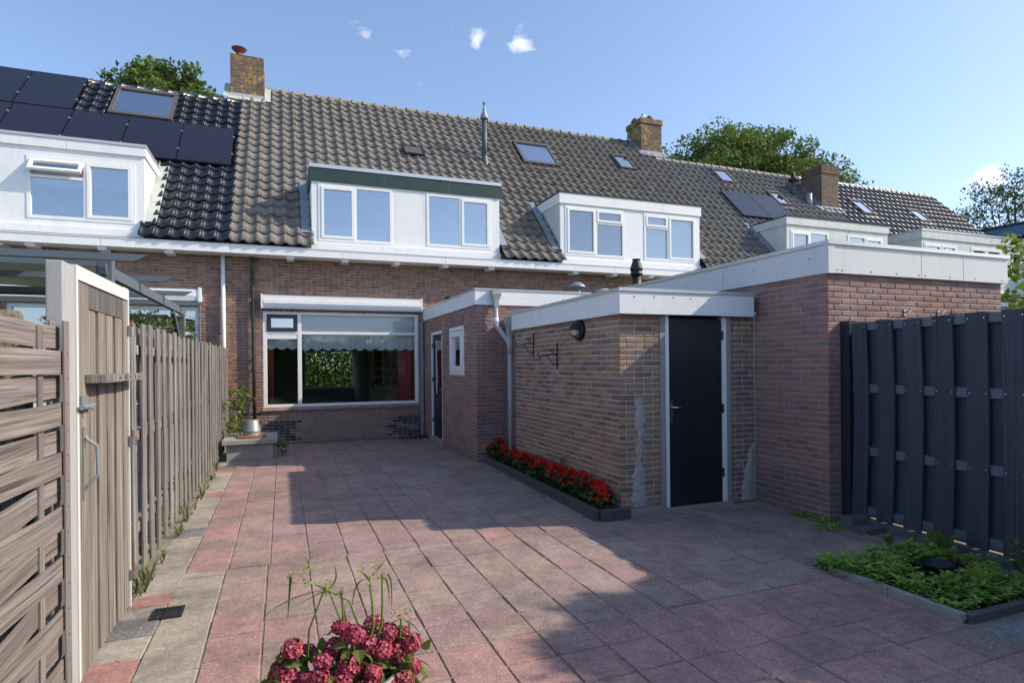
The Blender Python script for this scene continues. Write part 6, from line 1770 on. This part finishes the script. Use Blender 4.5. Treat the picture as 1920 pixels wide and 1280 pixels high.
# crown centres taken from where their tops stand above the roofs
tree('broadleaf_tree', 'leafy green tree rising behind the black tiled roof next to the chimney', (-4.15, 27.0, 0), 12.95, (1.75, 2.0, 1.7, 0), 40, 36000, .21, 'leaf_tree_light', 11, .3, gap=.5)
tree('broadleaf_tree', 'leafy crown directly beside the lichened chimney', (-2.0, 28.0, 0), 12.8, (1.9, 1.8, 2.0, 0), 30, 28000, .21, 'leaf_tree_light', 12, .25, gap=.3)
tree('broadleaf_tree', 'single leafy tuft poking up over the solar panels', (-6.75, 27.0, 0), 12.3, (.7, .6, .7, 0), 10, 3000, .17, 'leaf_tree_light', 13, .12)
tree('broadleaf_tree', 'big dense green tree behind the chimney with three pots', (27.6, 31.5, 0), 15.8, (5.0, 4.0, 4.0, 0), 95, 110000, .26, 'leaf_tree', 14, .5, gap=.05)
tree('broadleaf_tree', 'dense green tree behind the stepped brick chimney', (34.0, 32.5, 0), 15.2, (4.7, 3.4, 4.3, 0), 70, 76000, .26, 'leaf_tree', 15, .4, gap=.05)
tree('broadleaf_tree', 'sparse dark tree above the blue flat-roofed building', (60.5, 33.0, 0), 17.0, (6.0, 4.0, 4.5, 0), 34, 14000, .25, 'leaf_dark', 16, .4, gap=.6)
tree('broadleaf_tree', 'small dark tree beside the far squat chimney', (38.3, 23.0, 0), 9.6, (1.3, 1.3, 1.7, 0), 14, 4000, .17, 'leaf_dark', 17, .15)
shrub('garden_bush', 'sunlit green bushes seen through the far window of the room', (2.2, 28.0, 1.9), (4.0, 1.0, 2.6), 30000, .15, 'leaf_bright', .5, 'bush')

bb = thing('flat_roof_building', 'flat-roofed building with bright blue roof edge beyond the terrace', 'building', (33, 16, 0))
MB().box(27.4, 40, 9.0, 21.0, 0, 6.45).build('wall', 'brown_wall', bb)
bf = MB().box(27.0, 40.4, 8.6, 21.4, 6.45, 6.88).build('roof_fascia', 'blue_cladding', bb)
sub(MB().box(26.95, 40.45, 8.55, 21.45, 6.883, 6.98), 'roof_edge', 'roof_felt', bf)
fc_ = thing('squat_chimney', 'squat brown brick chimney with flat slab beyond the blue-black roof', 'chimney', (31.5, 20.0, 0))
MB().box(30.95, 32.05, 19.9, 20.9, 5.0, 8.72).build('stack', 'brick_chimney_plain', fc_)
MB().box(30.6, 32.4, 19.7, 21.1, 8.72, 8.86).build('slab', 'concrete_dark', fc_)
MB().box(29.5, 33.5, 19.5, 23.0, 0, 6.6).build('house_core', 'brown_wall', fc_)

# leafy branch of a garden tree reaching over the garage corner
rt2 = random.Random(5)
ft_ = thing('garden_tree', 'young tree with yellow-green leaves at the far corner of the garage', 'tree', (10.6, 5.6, 0))
tr = MB().tube([(10.6, 5.6, -.1), (10.55, 5.6, 1.6), (10.5, 5.55, 3.2)], [.06, .05, .02], 8); lf = MB(); lf.mat('leaf_bright'); lf.mat('leaf_yellow')
for px, py, s in ((1885, 450, .12), (1895, 470, .16), (1908, 465, .14), (1912, 490, .16), (1900, 505, .15), (1890, 515, .12), (1918, 520, .14), (1905, 555, .14), (1893, 570, .14), (1912, 580, .16), (1897, 585, .10), (1935, 480, .25), (1940, 540, .25), (1950, 600, .25)):
    c = P11(px, py, 5.3)
    tr.tube([(10.52, 5.57, min(3.1, c.z + .1)), tuple((c + Vector((10.5, 5.5, c.z + .25))) / 2), tuple(c)], [.016, .010, .004], 5, caps=False)
    for _ in range(int(s * 110)):
        leaf_cloud(lf, [in_ball(rt2, c, (s * .8, s * .8, s * .8), .6)], .10, rt2, 1 if rt2.random() < .35 else 0, aspect=.75, up=.2)
tr.build('trunk', 'bark', ft_, smooth=True); lf.build('crown', None, ft_, fixn=False)

# trees of the neighbouring garden on the right, outside the picture; they shade the paving
tree('garden_tree', 'rounded tree in the garden beyond the composite fence', (7.95, 1.05, 0), 4.5, (.75, .85, .85, 0), 40, 22000, .11, 'leaf_tree', 21, .12, gap=.05)

# tall hedge closing the garden behind the viewer; the windows mirror it
hd = thing('garden_hedge', 'tall clipped hedge closing the garden opposite the house', 'hedge', (2.0, -5.6, 0))
MB().box(-9, 13, -6.2, -5.2, -.1, 2.9).build('inner_branches', 'leaf_dark', hd)
rz = random.Random(8); m = MB()
for k in range(260):
    c = Vector((rz.uniform(-9, 13), -5.15 + rz.gauss(0, .08), rz.uniform(.1, 3.2)))
    leaf_cloud(m, [in_ball(rz, c, (.4, .2, .3), .6) for _ in range(45)], .14, rz, aspect=.6, up=.2)
m.build('foliage', 'leaf_tree', hd, fixn=False)
